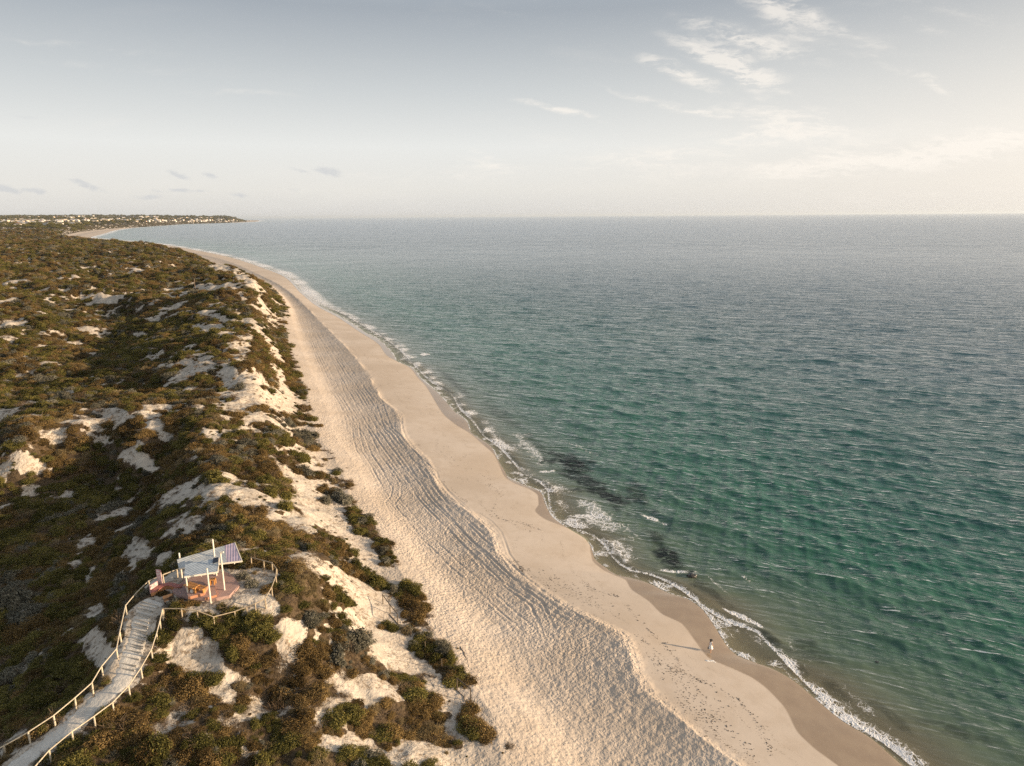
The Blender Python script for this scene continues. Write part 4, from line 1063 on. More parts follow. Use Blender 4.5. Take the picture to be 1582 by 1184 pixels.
# roofs: lower blue sheet in front, long upper sheet behind it
zl0, zl1 = Z0 + 2.95, Z0 + 3.3
zu0, zu1 = Z0 + 2.45, Z0 + 2.85
L = [G(284.6, 891.1, zl0), G(336.4, 883.4, zl0), G(338.6, 862.0, zl1), G(286.0, 871.8, zl1)]
lowr_ = MB().slab(L, .10).build('lower_roof', sheet('blue_roof_sheet', (.40, .45, .49), .75), shel)
fa, fb = np.array([276.2, 878.4]), np.array([373.9, 866.6]); ba, bb = np.array([273.4, 864.5]), np.array([362.8, 838.4])
def U(f, back): return G(*((ba + (bb - ba) * f) if back else (fa + (fb - fa) * f)), zu1 if back else zu0)
MB().slab([U(0, 0), U(.76, 0), U(.82, 1), U(0, 1)], .10).build('upper_roof', sheet('grey_roof_sheet', (.45, .47, .47), .75), shel)
MB().slab([U(.762, 0), U(1, 0), U(1, 1), U(.822, 1)], .10).build('purple_roof_panel', sheet('purple_roof_sheet', (.47, .38, .46), -.35, .15), shel)
fas = MB()
for a, b, in [(L[0], L[1]), (L[1], L[2]), (U(0, 0), U(1, 0)), (U(1, 0), U(1, 1))]:
    fas.bar(np.array(a) - [0, 0, .06], np.array(b) - [0, 0, .06], .09, .17)
fas.build('fascia', white_post, shel)
bm_ = MB()
for f in (.12, .5, .88):
    a = np.array(L[0]) * (1 - f) + np.array(L[1]) * f; b = np.array(L[3]) * (1 - f) + np.array(L[2]) * f
    bm_.bar(a - [0, 0, .2], b - [0, 0, .2], .10, .16)
    a = U(f, 0); b = U(f, 1); bm_.bar(a - [0, 0, .2], b - [0, 0, .2], .10, .16)
bm_.build('rafters', white_post, shel)
glassy = simple('solar_cells', (.012, .016, .03), .2, .2, 6, spec=.6)
def on_lower(u, v, dz): 
    p = (np.array(L[0]) * (1 - u) + np.array(L[1]) * u) * (1 - v) + (np.array(L[3]) * (1 - u) + np.array(L[2]) * u) * v
    return p + [0, 0, dz]
sp = MB().slab([on_lower(.82, .62, .12), on_lower(.985, .66, .12), on_lower(.985, .97, .16), on_lower(.83, .95, .16)], .05).build('solar_panel', glassy, lowr_)
lamp_b, lamp_z = post_at((346.9, 911.8), 853.7, Z0 + .30)
MB().bar((lamp_b[0] - .02, lamp_b[1] - .05, lamp_z + .03), (lamp_b[0] + .35, lamp_b[1] - .05, lamp_z + .03), .2, .14).build('lamp_head', white_post, shel)

# serpentine bench, panels and seats
def Q1(x, y): return 200 + x / 5.92, 800 + y / 5.92
red = simple('red_oxide_seat', (.36, .13, .105), .7, .15, 2)
bl = [Q1(*p) for p in [(196, 672), (222, 668), (250, 650), (285, 626), (325, 608), (365, 604), (400, 612), (440, 624), (470, 622), (500, 606)]]
C = np.array([G(px, py, Z0 + .45) for px, py in bl])
C = resample(C, 46); C = smooth(C, 5)
T = np.gradient(C[:, :2], axis=0); T /= np.linalg.norm(T, axis=1)[:, None]; Nn = np.stack([-T[:, 1], T[:, 0]], -1)
def ribbon(off0, off1, z0, z1):
    a = C[:, :2] + Nn * off0; b = C[:, :2] + Nn * off1
    return MB().prism([tuple(p) for p in a] + [tuple(p) for p in b[::-1]], z0, z1)
bench = thing('curved_bench', Vector(C[20]), 'red serpentine bench curving beside the path top', 'bench')
ribbon(-.26, .26, Z0 - .2, Z0 + .37).build('base', simple('sunlit_orange_base', (.45, .22, .10), .8, .15, 2), bench)  # orange here is sunlight on the bench front, put into the colour
ribbon(-.30, .30, Z0 + .372, Z0 + .45).build('seat', red, bench)
def pink_mat():
    m, t = newmat('pink_printed_panel')
    P = t.new('ShaderNodeNewGeometry').outputs['Position']
    n = t.noise(P, 5.5, 4, .65, 1.0)
    c = t.mix(t.range(n, .45, .56), (.52, .25, .24), (.66, .50, .46))
    p = t.new('ShaderNodeBsdfPrincipled'); t.put(p, 'Base Color', c); t.put(p, 'Roughness', .5)
    o = t.new('ShaderNodeOutputMaterial'); t.l.new(p.outputs[0], o.inputs[0]); return m
pink = pink_mat()
b = G(*Q1(283, 624), Z0); root = thing('information_board', Vector(b), 'tall pink information board standing behind the curved bench', 'sign')
bd = Vector((.97, -.25, 0)).normalized()
pb = Vector(b); hgt = 1.9
pan_ = MB().bar(pb + Vector((0, 0, hgt / 2 + .0)) - bd * .30, pb + Vector((0, 0, hgt / 2)) + bd * .30, .07, hgt).build('panel', pink, root)
mm = MB()
for k, (u, v, w) in enumerate([(0, 1.72, .34), (0, 1.52, .44), (-.06, 1.34, .30), (.02, 1.16, .42), (-.04, .98, .36), (.03, .80, .42), (0, .62, .30)]):
    c = pb + Vector((0, 0, v)) + bd * u + Vector((-.25, -.97, 0)) * .038
    mm.bar(c - bd * w / 2, c + bd * w / 2, .012, .045 if k else .09)
mm.build('lettering', simple('pale_print', (.72, .64, .60), .5, .1), pan_)
a1, a2 = G(*Q1(192, 694), Z0), G(*Q1(262, 650), Z0); root = thing('low_panel', Vector(a1), 'low pink panel wall at the end of the curved bench', 'panel wall')
wal_ = MB().bar((a1[0], a1[1], Z0 + .35), (a2[0], a2[1], Z0 + .35), .12, 1.1).build('wall', pink, root)
stripe = MB(); dd = (Vector(a2) - Vector(a1)).normalized(); nn = Vector((dd.y, -dd.x, 0))
for k in range(7):
    f = (k + .5) / 7; c = Vector(a1).lerp(Vector(a2), f); stripe.bar((c.x + nn.x * .066, c.y + nn.y * .066, Z0 + .2), (c.x + nn.x * .066, c.y + nn.y * .066, Z0 + .82), .012, .05, (0, 1, 0))
stripe.build('stripes', simple('pale_stripe', (.70, .55, .52), .5, .1), wal_)

def box_bench(px0, px1, label):
    a, b = Vector(G(*px0, Z0 + .42)), Vector(G(*px1, Z0 + .42)); d = (b - a).normalized(); n = Vector((-d.y, d.x, 0))
    r = thing('timber_bench', Vector(((a.x + b.x) / 2, (a.y + b.y) / 2, Z0)), label, 'bench')
    for k in (-1, 0, 1):
        MB().bar(a + n * .17 * k, b + n * .17 * k, .15, .06).build('slat', timber_dark, r)
    for f in (.1, .9):
        c = a.lerp(b, f); MB().bar((c - n * .24) - Vector((0, 0, .26)), (c + n * .24) - Vector((0, 0, .26)), .09, .46).build('leg', timber_dark, r)
    bk = MB().bar(a + n * .29 + Vector((0, 0, .2)), b + n * .29 + Vector((0, 0, .2)), .05, .34).build('backrest', timber_dark, r)
    return r
box_bench(Q1(312, 758), Q1(412, 728), 'low dark brown timber bench beside the path top')
orange = simple('orange_oiled_timber', (.42, .20, .06), .6, .2, 3)
def slat_table(nm, c7, label, n, w, gap, L, zt, ang):
    c = Vector(G(*Q7(*c7), Z0 + .9 + zt)); d = Vector((math.cos(R(ang)), math.sin(R(ang)), 0)); e = Vector((-d.y, d.x, 0))
    r = thing(nm, Vector((c.x, c.y, Z0 + .9)), label, nm.split('_')[-1])
    for k in range(n):
        o = (k - (n - 1) / 2) * (w + gap); MB().bar(c + e * o - d * L / 2, c + e * o + d * L / 2, w, .06).build('slat', orange, r)
    for s in (-1, 1):
        q = c + d * s * L * .36; MB().bar(Vector((q.x, q.y, Z0 + .9)), q - Vector((0, 0, .03)), .10, .5, (1, 0, 0) if abs(d.x) < .7 else (0, 1, 0)).build('leg', orange, r)
    return r
slat_table('picnic_table', (385, 800), 'orange timber picnic table under the roof edge, the larger of two', 3, .27, .05, 1.5, .72, -28)
slat_table('slatted_bench', (545, 835), 'orange slatted seat beside the larger picnic table', 2, .26, .16, 1.1, .44, -28)
slat_table('small_stand', (735, 700), 'small orange stand behind the middle front post', 2, .22, .04, .55, .60, 20)
# pale bag by the table
bg_ = G(*Q7(395, 912), Z0 + .95); o = MB(); n = 10
for j in range(5):
    rr = [.16, .2, .17, .1, .03][j]
    for i in range(n): o.v.append((bg_[0] + rr * (1 + .2 * math.sin(i * 2.3 + j)) * math.cos(i * .628), bg_[1] + rr * .7 * math.sin(i * .628), Z0 + .9 + [0, .1, .22, .3, .36][j]))
for j in range(4):
    for i in range(n): o.f.append((j * n + i, j * n + (i + 1) % n, (j + 1) * n + (i + 1) % n, (j + 1) * n + i))
o.f.append(tuple(range(40, 50)))
setp(o.build('bag', simple('white_cloth', (.7, .66, .6), .8, .1), None, True), 'small white bag lying on the platform by the table', 'bag')

# ------------------------------------------------------------------ sticks and logs lying on the dune face
LOGS = [((491, 885), (509, 908), .07, 'dark fallen stick on sand right of the straw mound'), ((528, 945), (556, 972), .05, 'upper of the parallel grey sticks on the sandy dune face'), ((532, 955), (572, 990), .05, 'longer grey stick among the parallel sticks on sand'), ((524, 958), (540, 975), .04, 'shortest stick of the parallel fallen sticks'),
        ((602, 950), (632, 983), .06, 'fallen rail lying downhill below the leaning beach rail'), ((712, 1000), (722, 1022), .06, 'pale driftwood branch alone on the trampled beach'), ((706, 1066), (722, 1084), .06, 'curved stick at the foot of the two post rail'), ((395, 790), (408, 796), .05, 'stick on white sand near the lookout')]
for (a, b, r, lab) in LOGS[:7]:
    A, B = on_ground(*a), on_ground(*b); m = MB(); prev = None
    for k in range(6):
        f = k / 5; x = A[0] * (1 - f) + B[0] * f + random.gauss(0, .06); y = A[1] * (1 - f) + B[1] * f + random.gauss(0, .06); z = float(height(x, y)[0]) + r * .8
        if prev is not None: m.tube(prev, (x, y, z), r * (1 - .1 * k), r * (.95 - .1 * k), 7)
        prev = (x, y, z)
    setp(m.build('driftwood', timber_grey, None, True), lab, 'driftwood', 'sticks lying on the dune face and beach')
# bare marker pole on the far ridge
w = on_ground(301.5, 446); o = MB().tube((w[0], w[1], w[2] - .4), (w[0], w[1], w[2] + 5.6), .22, .16, 8).bar((w[0] - .5, w[1], w[2] + 4.9), (w[0] + .5, w[1], w[2] + 4.9), .12, .5)
setp(o.build('marker_pole', timber_grey), 'tall wooden marker pole on the far dune ridge', 'pole')
# rock awash
def boulder(name, c, s, mat, label, seed):
    bm = bmesh.new(); bmesh.ops.create_icosphere(bm, subdivisions=3, radius=1)
    for v in bm.verts:
        q = v.co.copy(); f = 1 + .25 * float(perlin(q.x * 1.3 + seed, q.y * 1.3 + q.z * 1.7, 3)) + .10 * float(perlin(q.x * 4 + seed, q.y * 4 + q.z * 5, 4))
        v.co = Vector((q.x * s[0], q.y * s[1], q.z * s[2])) * f
    me = bpy.data.meshes.new(name); bm.to_mesh(me); bm.free(); me.materials.append(mat)
    o = bpy.data.objects.new(name, me); COL.objects.link(o); o.location = c; return setp(o, label, 'rock')
wet_rock = simple('wet_dark_rock', (.035, .032, .028), .35, .4, 2, .05)
c = at_z(1069., 890., .1); boulder('rock', (c[0], c[1], .05), (.75, .55, .45), wet_rock, 'dark wet rock awash in the shore foam', 2.0)
c = at_z(1355., 1024., .0); boulder('rock', (c[0], c[1], .0), (.38, .22, .16), wet_rock, 'small dark speck of rock in the green water', 5.0)

# ------------------------------------------------------------------ person at the water's edge
def skin_chain(verts, edges, radii):
    return verts, edges, radii
def person():
    w = on_ground(1097.5, 1007.5); w = np.array([w[0], w[1], float(height(w[0], w[1])[0])])
    fx, fy = .80, .60                                  # walking away along the water, to the right
    f = Vector((fx, fy, 0)).normalized(); s = Vector((f.y, -f.x, 0)); up = Vector((0, 0, 1))
    def p(fw, sd, z): return f * fw + s * sd + up * z
    V, E, Rr = [], [], []
    def v(co, r): V.append(co); Rr.append(r); return len(V) - 1
    pel = v(p(0, 0, .90), .125); wai = v(p(.0, 0, 1.04), .105); che = v(p(.01, 0, 1.24), .125); nec = v(p(.02, 0, 1.40), .052); hd0 = v(p(.035, 0, 1.47), .07); hd1 = v(p(.04, 0, 1.56), .088); hd2 = v(p(.035, 0, 1.63), .06)
    nose = v(p(.128, 0, 1.535), .014)
    E += [(pel, wai), (wai, che), (che, nec), (nec, hd0), (hd0, hd1), (hd1, hd2), (hd1, nose)]
    for sg, st in ((-1, .16), (1, -.14)):
        hip = v(p(0, sg * .085, .84), .088); kn = v(p(st * .55 + .03, sg * .085, .47), .055); an = v(p(st - .02, sg * .085, .08), .034); toe = v(p(st + .13, sg * .09, .025), .028)
        E += [(pel, hip), (hip, kn), (kn, an), (an, toe)]
        sh = v(p(0, sg * .165, 1.34), .052); el = v(p(-st * .35 - .02, sg * .215, 1.08), .036); wr = v(p(-st * .9 + .06, sg * .21, .86), .025); pm = v(p(-st * 1.0 + .09, sg * .205, .79), .024)
        E += [(che, sh), (sh, el), (el, wr), (wr, pm)]
        for k in range(4):
            a = v(p(-st * 1.05 + .09 + .018 * (k - 1.5), sg * .20, .735 - .004 * abs(k - 1.5)), .0085); b = v(p(-st * 1.05 + .10 + .018 * (k - 1.5), sg * .195, .70 - .006 * abs(k - 1.5)), .0075); E += [(pm, a), (a, b)]
        th = v(p(-st * 1.0 + .125, sg * .20, .77), .009); E += [(pm, th)]
    me = bpy.data.meshes.new('person'); me.from_pydata([tuple(q) for q in V], E, [])
    o = bpy.data.objects.new('person', me); COL.objects.link(o); o.location = w
    sk = o.modifiers.new('skin', 'SKIN'); sk.use_smooth_shade = True
    for q, r in zip(me.skin_vertices[0].data, Rr): q.radius = (r, r)
    me.skin_vertices[0].data[pel].use_root = True
    o.modifiers.new('sub', 'SUBSURF').levels = 2; o.modifiers['sub'].render_levels = 2
    me.materials.append(simple('skin', (.46, .27, .18), .6, .08, 6))
    setp(o, 'person in a white dress and dark hat walking on wet sand', 'person')
    def lathe(name, rings, mat, par=o, n=18, wob=0.0):
        m = MB()
        for (c, ra, rb) in rings:
            for i in range(n):
                a = 2 * math.pi * i / n; k = 1 + wob * math.sin(5 * a) * (1.1 - c.z)
                q = c + s * math.cos(a) * ra * k + f * math.sin(a) * rb * k; m.v.append(tuple(q + o.location))
        for j in range(len(rings) - 1):
            for i in range(n): m.f.append((j * n + i, j * n + (i + 1) % n, (j + 1) * n + (i + 1) % n, (j + 1) * n + i))
        return m.build(name, mat, par, True)
    cloth = simple('white_cotton', (.80, .78, .74), .85, .06, 5)
    lathe('dress', [(p(.02, 0, .50), .29, .25), (p(.01, 0, .68), .24, .21), (p(0, 0, .88), .185, .16), (p(0, 0, 1.04), .145, .125), (p(.01, 0, 1.22), .175, .145), (p(.01, 0, 1.34), .19, .11), (p(.01, 0, 1.395), .11, .08)], cloth, wob=.06)
    hairm = simple('dark_hair', (.02, .014, .010), .6, .2, 8)
    lathe('hair', [(p(-.06, 0, 1.33), .05, .03), (p(-.055, 0, 1.42), .085, .05), (p(-.01, 0, 1.52), .098, .095), (p(.0, 0, 1.60), .097, .10), (p(.01, 0, 1.65), .06, .065)], hairm)
    hat = simple('black_straw', (.02, .018, .016), .7, .2, 8)
    lathe('hat', [(p(.035, 0, 1.60), .20, .21), (p(.035, 0, 1.615), .20, .21), (p(.035, 0, 1.625), .105, .115), (p(.035, 0, 1.70), .10, .11), (p(.035, 0, 1.725), .06, .065), (p(.035, 0, 1.728), .005, .005)], hat)
    # dark bag hanging at her side
    hand = p(.22, -.205, .72) if False else p(-.16 * 1.0 + .09, -.235, .69)
    bagm = simple('dark_bag_cloth', (.03, .028, .026), .8, .2, 6)
    bag = thing('bag', Vector(w) + hand + Vector((0, 0, -.36)), 'dark shoulder bag held at the side of the person', 'bag')
    m = MB(); base = Vector(w) + hand
    m.prism([tuple((base + f * a * .15 + s * b * .055)[:2]) for a, b in ((-1, -.6), (-.8, -1), (.8, -1), (1, -.6), (1, .6), (.8, 1), (-.8, 1), (-1, .6))], base.z - .36, base.z - .10); m.build('pouch', bagm, bag)
    m = MB(); pts = [base + f * (.12 * math.cos(a)) + up * (-.10 + .13 * math.sin(a)) for a in np.linspace(0, math.pi, 8)]
    for a, b in zip(pts[:-1], pts[1:]): m.tube(a, b, .012, None, 6)
    m.build('strap', bagm, bag)
person()
w = on_ground(1097, 1021.5); o = MB()
for i in range(7):
    rr = random.uniform(.12, .3); cx = w[0] + i * .16 - .45 + random.gauss(0, .06); cy = w[1] + random.gauss(0, .12); zz = float(height(cx, cy)[0])
    ring = [(cx + rr * random.uniform(.6, 1.2) * math.cos(a), cy + rr * .7 * random.uniform(.6, 1.2) * math.sin(a), zz - .01) for a in [k * .7854 for k in range(8)]]
    o.add(ring + [(cx, cy, zz + random.uniform(.04, .10))], [(k, (k + 1) % 8, 8) for k in range(8)])
setp(o.build('foam_patch', simple('sea_foam', (.78, .77, .74), .9, .08, 5), None, True), 'small white blob of sea foam stranded near the person', 'foam patch')

# ------------------------------------------------------------------ far town
walls = [simple('house_wall_' + n, c, .8, .08, .2) for n, c in (('white', (.66, .62, .56)), ('cream', (.60, .50, .38)), ('sand', (.48, .37, .27)))]
roofs = [simple('house_roof_' + n, c, .7, .1, .2) for n, c in (('pale', (.55, .53, .50)), ('terracotta', (.30, .16, .10)), ('grey', (.20, .20, .21)))]
def house_mesh(wm, rm, w, d, h, rh):
    me = bpy.data.meshes.new('house')
    V = [(-w, -d, -4), (w, -d, -4), (w, d, -4), (-w, d, -4), (-w, -d, h), (w, -d, h), (w, d, h), (-w, d, h)]
    e = 1.08; V += [(-w * e, -d * e, h), (w * e, -d * e, h), (w * e, d * e, h), (-w * e, d * e, h), (-w * .45, 0, h + rh), (w * .45, 0, h + rh)]
    Fc = [(0, 1, 5, 4), (1, 2, 6, 5), (2, 3, 7, 6), (3, 0, 4, 7), (8, 9, 13, 12), (9, 10, 13), (10, 11, 12, 13), (11, 8, 12), (8, 11, 10, 9)]
    me.from_pydata(V, [], Fc); me.materials.append(wm); me.materials.append(rm)
    for k, q in enumerate(me.polygons): q.material_index = 1 if k > 3 else 0
    return me
HM = [(house_mesh(walls[a], roofs[b], w, d, h, rh), lab, gr) for a, b, w, d, h, rh, lab, gr in [
    (0, 0, 9, 6, 5.5, 2.2, 'tiny white house with pale roof in the far coastal town', 'white houses with pale roofs in the far town'), (0, 2, 10, 7, 6, 2.5, 'tiny white house with grey roof in the far coastal town', 'white houses with grey roofs in the far town'),
    (1, 0, 9, 6, 5.5, 2.0, 'tiny cream house with pale roof in the far coastal town', 'cream houses with pale roofs in the far town'), (2, 1, 10, 6, 4.5, 2.8, 'tiny sandy house with terracotta roof in the far coastal town', 'sandy houses with terracotta roofs in the far town'), (1, 2, 12, 8, 7, 2.0, 'tiny two storey cream house in the far coastal town', 'two storey cream houses in the far town')]]
rh_ = random.Random(12)
def house(px, py, big=1.0):
    w = on_ground(px, py)
    if w[1] > 12500 or w[1] < 1500 or w[0] > float(X_edge(w[1])) - 60: return
    k = rh_.choices(range(5), [4, 2, 3, 2, 2])[0]
    o = bpy.data.objects.new('house', HM[k][0]); COL.objects.link(o)
    o.location = (w[0], w[1], float(height(w[0], w[1])[0])); o.rotation_euler = (0, 0, rh_.uniform(-.5, .5)); f = big * rh_.uniform(.8, 1.5); o.scale = (f, f, f)
    setp(o, HM[k][1], 'house', HM[k][2])
for _ in range(110): house(rh_.uniform(0, 135), 338.5 + abs(rh_.gauss(0, 3.6)) + rh_.uniform(0, 2.5))
for _ in range(120): house(rh_.uniform(130, 330), 336.5 + rh_.uniform(0, 6.5))
for _ in range(30): house(rh_.uniform(0, 320), 334.8 + rh_.uniform(0, 2.5), 1.3)
for _ in range(24): house(rh_.uniform(300, 365), 339 + rh_.uniform(0, 4))
def mast(px, py, h, lab):
    w = on_ground(px, py); m = MB(); b = Vector((w[0], w[1], float(height(w[0], w[1])[0]) - 1)); 
    legs = [Vector((math.cos(a), math.sin(a), 0)) for a in (0, 2.09, 4.19)]
    for q in legs: m.tube(b + q * 2.6, b + q * .8 + Vector((0, 0, h)), .7, .45, 6)
    for k in range(10):
        f0, f1 = k / 10, (k + 1) / 10
        for i in range(3):
            m.tube(b + legs[i] * (2.6 - 1.8 * f0) + Vector((0, 0, h * f0)), b + legs[(i + 1) % 3] * (2.6 - 1.8 * f1) + Vector((0, 0, h * f1)), .3, None, 5)
    setp(m.build('radio_mast', simple('mast_steel', (.25, .25, .26), .6, .1)), lab, 'mast')
mast(130.7, 335.2, 34, 'taller thin radio mast on the far skyline'); mast(28.5, 335, 26, 'shorter radio mast at the far left skyline')
# trees between the houses of the far town: a far-off wood that reads as one mass
nt = 5200; ty = 2300 * (11000 / 2300) ** rng.random(nt); tx = ty * rng.uniform(-.78, -.36, nt)
k = (tx < X_edge(ty) - 120) & (fbm(tx, ty, 700, 3, 601) > -.25); tx, ty = tx[k], ty[k]
me = bpy.data.meshes.new('far_trees'); me.vertices.add(len(tx)); me.vertices.foreach_set('co', np.stack([tx, ty, height(tx, ty) - .5], -1).astype(np.float32).ravel())
ts = rng.uniform(9, 22, len(tx)) * (1 + ty / 9000)
a = me.attributes.new('size', 'FLOAT_VECTOR', 'POINT'); a.data.foreach_set('vector', np.stack([ts, ts, ts * .85], -1).astype(np.float32).ravel())
a = me.attributes.new('turn', 'FLOAT_VECTOR', 'POINT'); a.data.foreach_set('vector', np.stack([ts * 0, ts * 0, ts * 9], -1).astype(np.float32).ravel())
instancer('far_trees', me, SRC['olive_shrub'], 'dark trees massed between the houses of the far town')

# ------------------------------------------------------------------ sky, sun, air
SUN_AZ, SUN_EL = 99.0, 10.5       # degrees clockwise from +Y, above the horizon
world = bpy.data.worlds.new('World'); scn.world = world; world.use_nodes = True
t = NT(world.node_tree)
sky = t.new('ShaderNodeTexSky', sky_type='NISHITA')
sky.sun_disc = False; sky.sun_elevation = R(SUN_EL); sky.sun_rotation = R(SUN_AZ)
sky.altitude = 50; sky.air_density = 1.0; sky.dust_density = 1.0; sky.ozone_density = 1.0
gen = t.new('ShaderNodeTexCoord').outputs['Generated']
sep = t.new('ShaderNodeSeparateXYZ'); t.put(sep, 0, gen)
ax = t.math('DIVIDE', sep.outputs[0], t.math('MAXIMUM', t.math('ABSOLUTE', sep.outputs[1]), .02))
az = t.math('DIVIDE', sep.outputs[2], t.math('MAXIMUM', t.math('ABSOLUTE', sep.outputs[1]), .02))
uv = t.new('ShaderNodeCombineXYZ'); t.put(uv, 0, ax); t.put(uv, 1, az)
uv = uv.outputs[0]
# feathery distortion
wn = t.new('ShaderNodeTexNoise'); t.put(wn, 'Vector', t.mapping(uv, sc=(1, 2.2, 1))); wn.inputs['Scale'].default_value = 9; wn.inputs['Detail'].default_value = 6; wn.inputs['Roughness'].default_value = .6
ws = t.new('ShaderNodeVectorMath', operation='MULTIPLY_ADD'); t.put(ws, 0, wn.outputs[1]); ws.inputs[1].default_value = (.05, .03, 0)
off = t.new('ShaderNodeVectorMath', operation='ADD'); t.put(off, 0, uv); off.inputs[1].default_value = (-.025, -.015, 0)
t.put(ws, 2, off.outputs[0])
uvw = ws.outputs[0]
def streak(px, py, L, W, ang, src):
    d = ray(px, py); u0, v0 = d[0] / d[1], d[2] / d[1]
    k = 1 / 1100.0
    m = t.new('ShaderNodeMapping', vector_type='TEXTURE'); t.put(m, 0, src)
    m.inputs[1].default_value = (u0, v0, 0); m.inputs[2].default_value = (0, 0, -R(ang)); m.inputs[3].default_value = (L * k * 1.15, W * k * .9, 1)
    g = t.new('ShaderNodeTexGradient', gradient_type='SPHERICAL'); t.put(g, 0, m.outputs[0])
    return g.outputs[1]
WHITE = [(1160, 62, 130, 26, 16, 1.0), (1200, 18, 95, 30, 28, .85), (1050, 112, 74, 20, 22, 1.1), (1110, 88, 100, 24, 20, 1.0), (1150, 105, 90, 22, 20, .55), (1150, 128, 60, 14, 28, .6), (1190, 130, 60, 12, 24, .5),
         (868, 168, 90, 9, 13, .8), (1280, 38, 110, 16, 28, .6), (1345, 60, 50, 12, 24, .6), (1440, 132, 44, 13, 32, .75), (1350, 95, 120, 10, 18, .3), (1000, 152, 80, 8, 16, .5), (1070, 172, 90, 12, 8, .5), (1230, 195, 150, 44, 10, .85),
         (1130, 220, 120, 30, -4, .6), (985, 250, 150, 38, 0, .6), (1450, 235, 280, 42, -6, .85), (1540, 215, 160, 30, -8, .6), (1250, 262, 260, 30, -4, .5), (1480, 20, 180, 20, 14, .3), (1420, 40, 120, 14, 20, .3), (765, 255, 70, 22, 8, .5), (735, 232, 50, 8, 20, .35), (700, 275, 160, 24, 0, .35),
         (90, 68, 230, 9, 5, .30), (200, 102, 200, 9, 4, .28), (370, 145, 120, 10, 2, .35), (180, 190, 120, 22, 4, .2), (780, 20, 80, 10, 14, .2), (560, 272, 50, 8, 0, .3), (1480, 300, 200, 14, -3, .35)]
GREY = [(505, 268, 28, 9, 6, 1.0), (14, 293, 34, 8, 6, .9), (57, 294, 18, 6, 10, .8), (135, 286, 38, 7, 18, .9), (275, 269, 22, 6, 20, .8), (325, 270, 18, 6, 14, .7), (232, 302, 26, 5, 0, .6), (245, 295, 18, 4, 0, .6), (282, 293, 20, 8, 8, .7), (312, 296, 18, 5, 5, .6),
        (372, 301, 16, 6, 0, .6), (460, 266, 18, 5, 22, .6), (450, 290, 16, 5, 0, .3), (35, 180, 40, 8, 6, .25)]
def total(L, src):
    s = None
    for p in L:
        v = t.math('MULTIPLY', streak(*p[:5], src), p[5])
        s = v if s is None else t.math('ADD', s, v)
    return s
fib = t.noise(t.mapping(uvw, rot=(0, 0, R(16)), sc=(1, 5, 1)), 12, 8, .68)
fib2 = t.noise(t.mapping(uvw, rot=(0, 0, R(20)), sc=(1, 3.2, 1)), 46, 7, .7)
fibs = t.math('ADD', t.math('MULTIPLY', fib, .65), t.math('MULTIPLY', fib2, .35))
wa = t.math('MULTIPLY', total(WHITE, uvw), t.range(fibs, .38, .62, .12, 1.6))
veil = t.math('MULTIPLY', t.range(t.noise(t.mapping(uvw, sc=(1, 4, 1)), 3.5, 7, .62), .5, .75), t.range(az, .02, .16, .30, .12))
veil = t.math('MULTIPLY', veil, t.range(ax, -.5, .4, .25, 1.0))
wa = t.math('MULTIPLY', t.math('ADD', t.range(wa, .03, 1.15, 0, .62), veil), t.range(az, -.005, .02), clamp=True)
ga = t.range(t.math('MULTIPLY', total(GREY, uvw), t.range(fib2, .35, .6, .5, 1.3)), .05, .7, 0, .55)
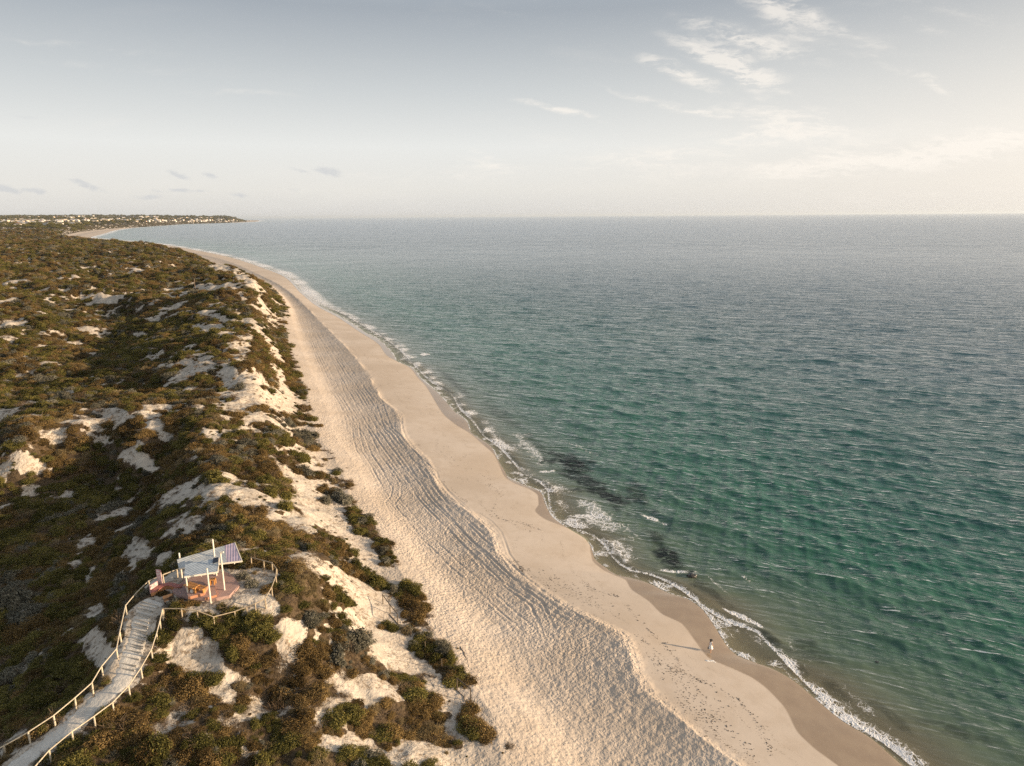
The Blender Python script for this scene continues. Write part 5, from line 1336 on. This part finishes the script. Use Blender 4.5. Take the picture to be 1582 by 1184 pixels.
# greyer air than the clean model sky, and the milky band along the horizon
hsv = t.new('ShaderNodeHueSaturation'); t.put(hsv, 'Color', sky.outputs[0]); hsv.inputs['Saturation'].default_value = .40
skyc = hsv.outputs[0]
elv = sep.outputs[2]
band = t.ramp(elv, [(0.0, (3.55, 3.45, 3.30)), (.035, (4.05, 3.95, 3.70)), (.09, (4.1, 4.14, 4.02)), (.16, (3.1, 3.25, 3.3)), (.25, (1.85, 2.05, 2.28)), (.36, (1.9, 2.25, 2.65)), (.6, (1.7, 2.15, 2.75))])
glow = t.math('MULTIPLY', t.range(sep.outputs[0], -.1, .9), t.range(elv, 0, .35, .75, 0))
band = t.mix(glow, band, (4.75, 4.3, 3.75))
sunv = t.new('ShaderNodeVectorMath', operation='DOT_PRODUCT'); t.put(sunv, 0, gen)
sunv.inputs[1].default_value = (math.sin(R(SUN_AZ)) * math.cos(R(SUN_EL)), math.cos(R(SUN_AZ)) * math.cos(R(SUN_EL)), math.sin(R(SUN_EL)))
aur = t.math('POWER', t.math('MAXIMUM', sunv.outputs['Value'], 0.0), 5.0)
band = t.mix(aur, band, (15, 12.5, 9.5))
skyc = t.mix(t.range(elv, .05, .9, 1.0, .35), skyc, band)
skyc = t.mix(wa, skyc, (5.2, 4.85, 4.4))
skyc = t.mix(ga, skyc, (2.9, 3.0, 3.15))
bg = t.new('ShaderNodeBackground'); t.put(bg, 0, skyc); bg.inputs[1].default_value = 0.10
o = t.new('ShaderNodeOutputWorld'); t.l.new(bg.outputs[0], o.inputs[0])

sd = bpy.data.lights.new('sun', 'SUN'); sd.energy = 4.2; sd.angle = R(.6); sd.color = (1.0, .76, .51)
so = bpy.data.objects.new('sun', sd); COL.objects.link(so)
sv = Vector((math.sin(R(SUN_AZ)) * math.cos(R(SUN_EL)), math.cos(R(SUN_AZ)) * math.cos(R(SUN_EL)), math.sin(R(SUN_EL))))
so.rotation_euler = sv.to_track_quat('Z', 'Y').to_euler(); so.location = (300, -50, 120)

vs = scn.view_settings
vs.view_transform = 'Standard'; vs.look = 'None'; vs.gamma = 1.0; vs.exposure = 1.0
scn.render.engine = 'CYCLES'
scn.cycles.use_denoising = False
scn.cycles.max_bounces = 6; scn.cycles.transparent_max_bounces = 12; scn.cycles.diffuse_bounces = 3; scn.cycles.volume_bounces = 0

# sea haze
hm = bpy.data.materials.new('haze_air'); hm.use_nodes = True; ht = NT(hm.node_tree)
pv = ht.new('ShaderNodeVolumePrincipled'); pv.inputs['Color'].default_value = (.80, .90, 1.0, 1); pv.inputs['Density'].default_value = 1.9e-5; pv.inputs['Anisotropy'].default_value = .2
ho = ht.new('ShaderNodeOutputMaterial'); ht.l.new(pv.outputs[0], ho.inputs['Volume'])
hz = MB().prism([(-90000, -300), (90000, -300), (90000, 100000), (-90000, 100000)], -6, 142).build('haze', hm)
setp(hz, 'thin pale sea haze in the air', None, None, 'stuff')
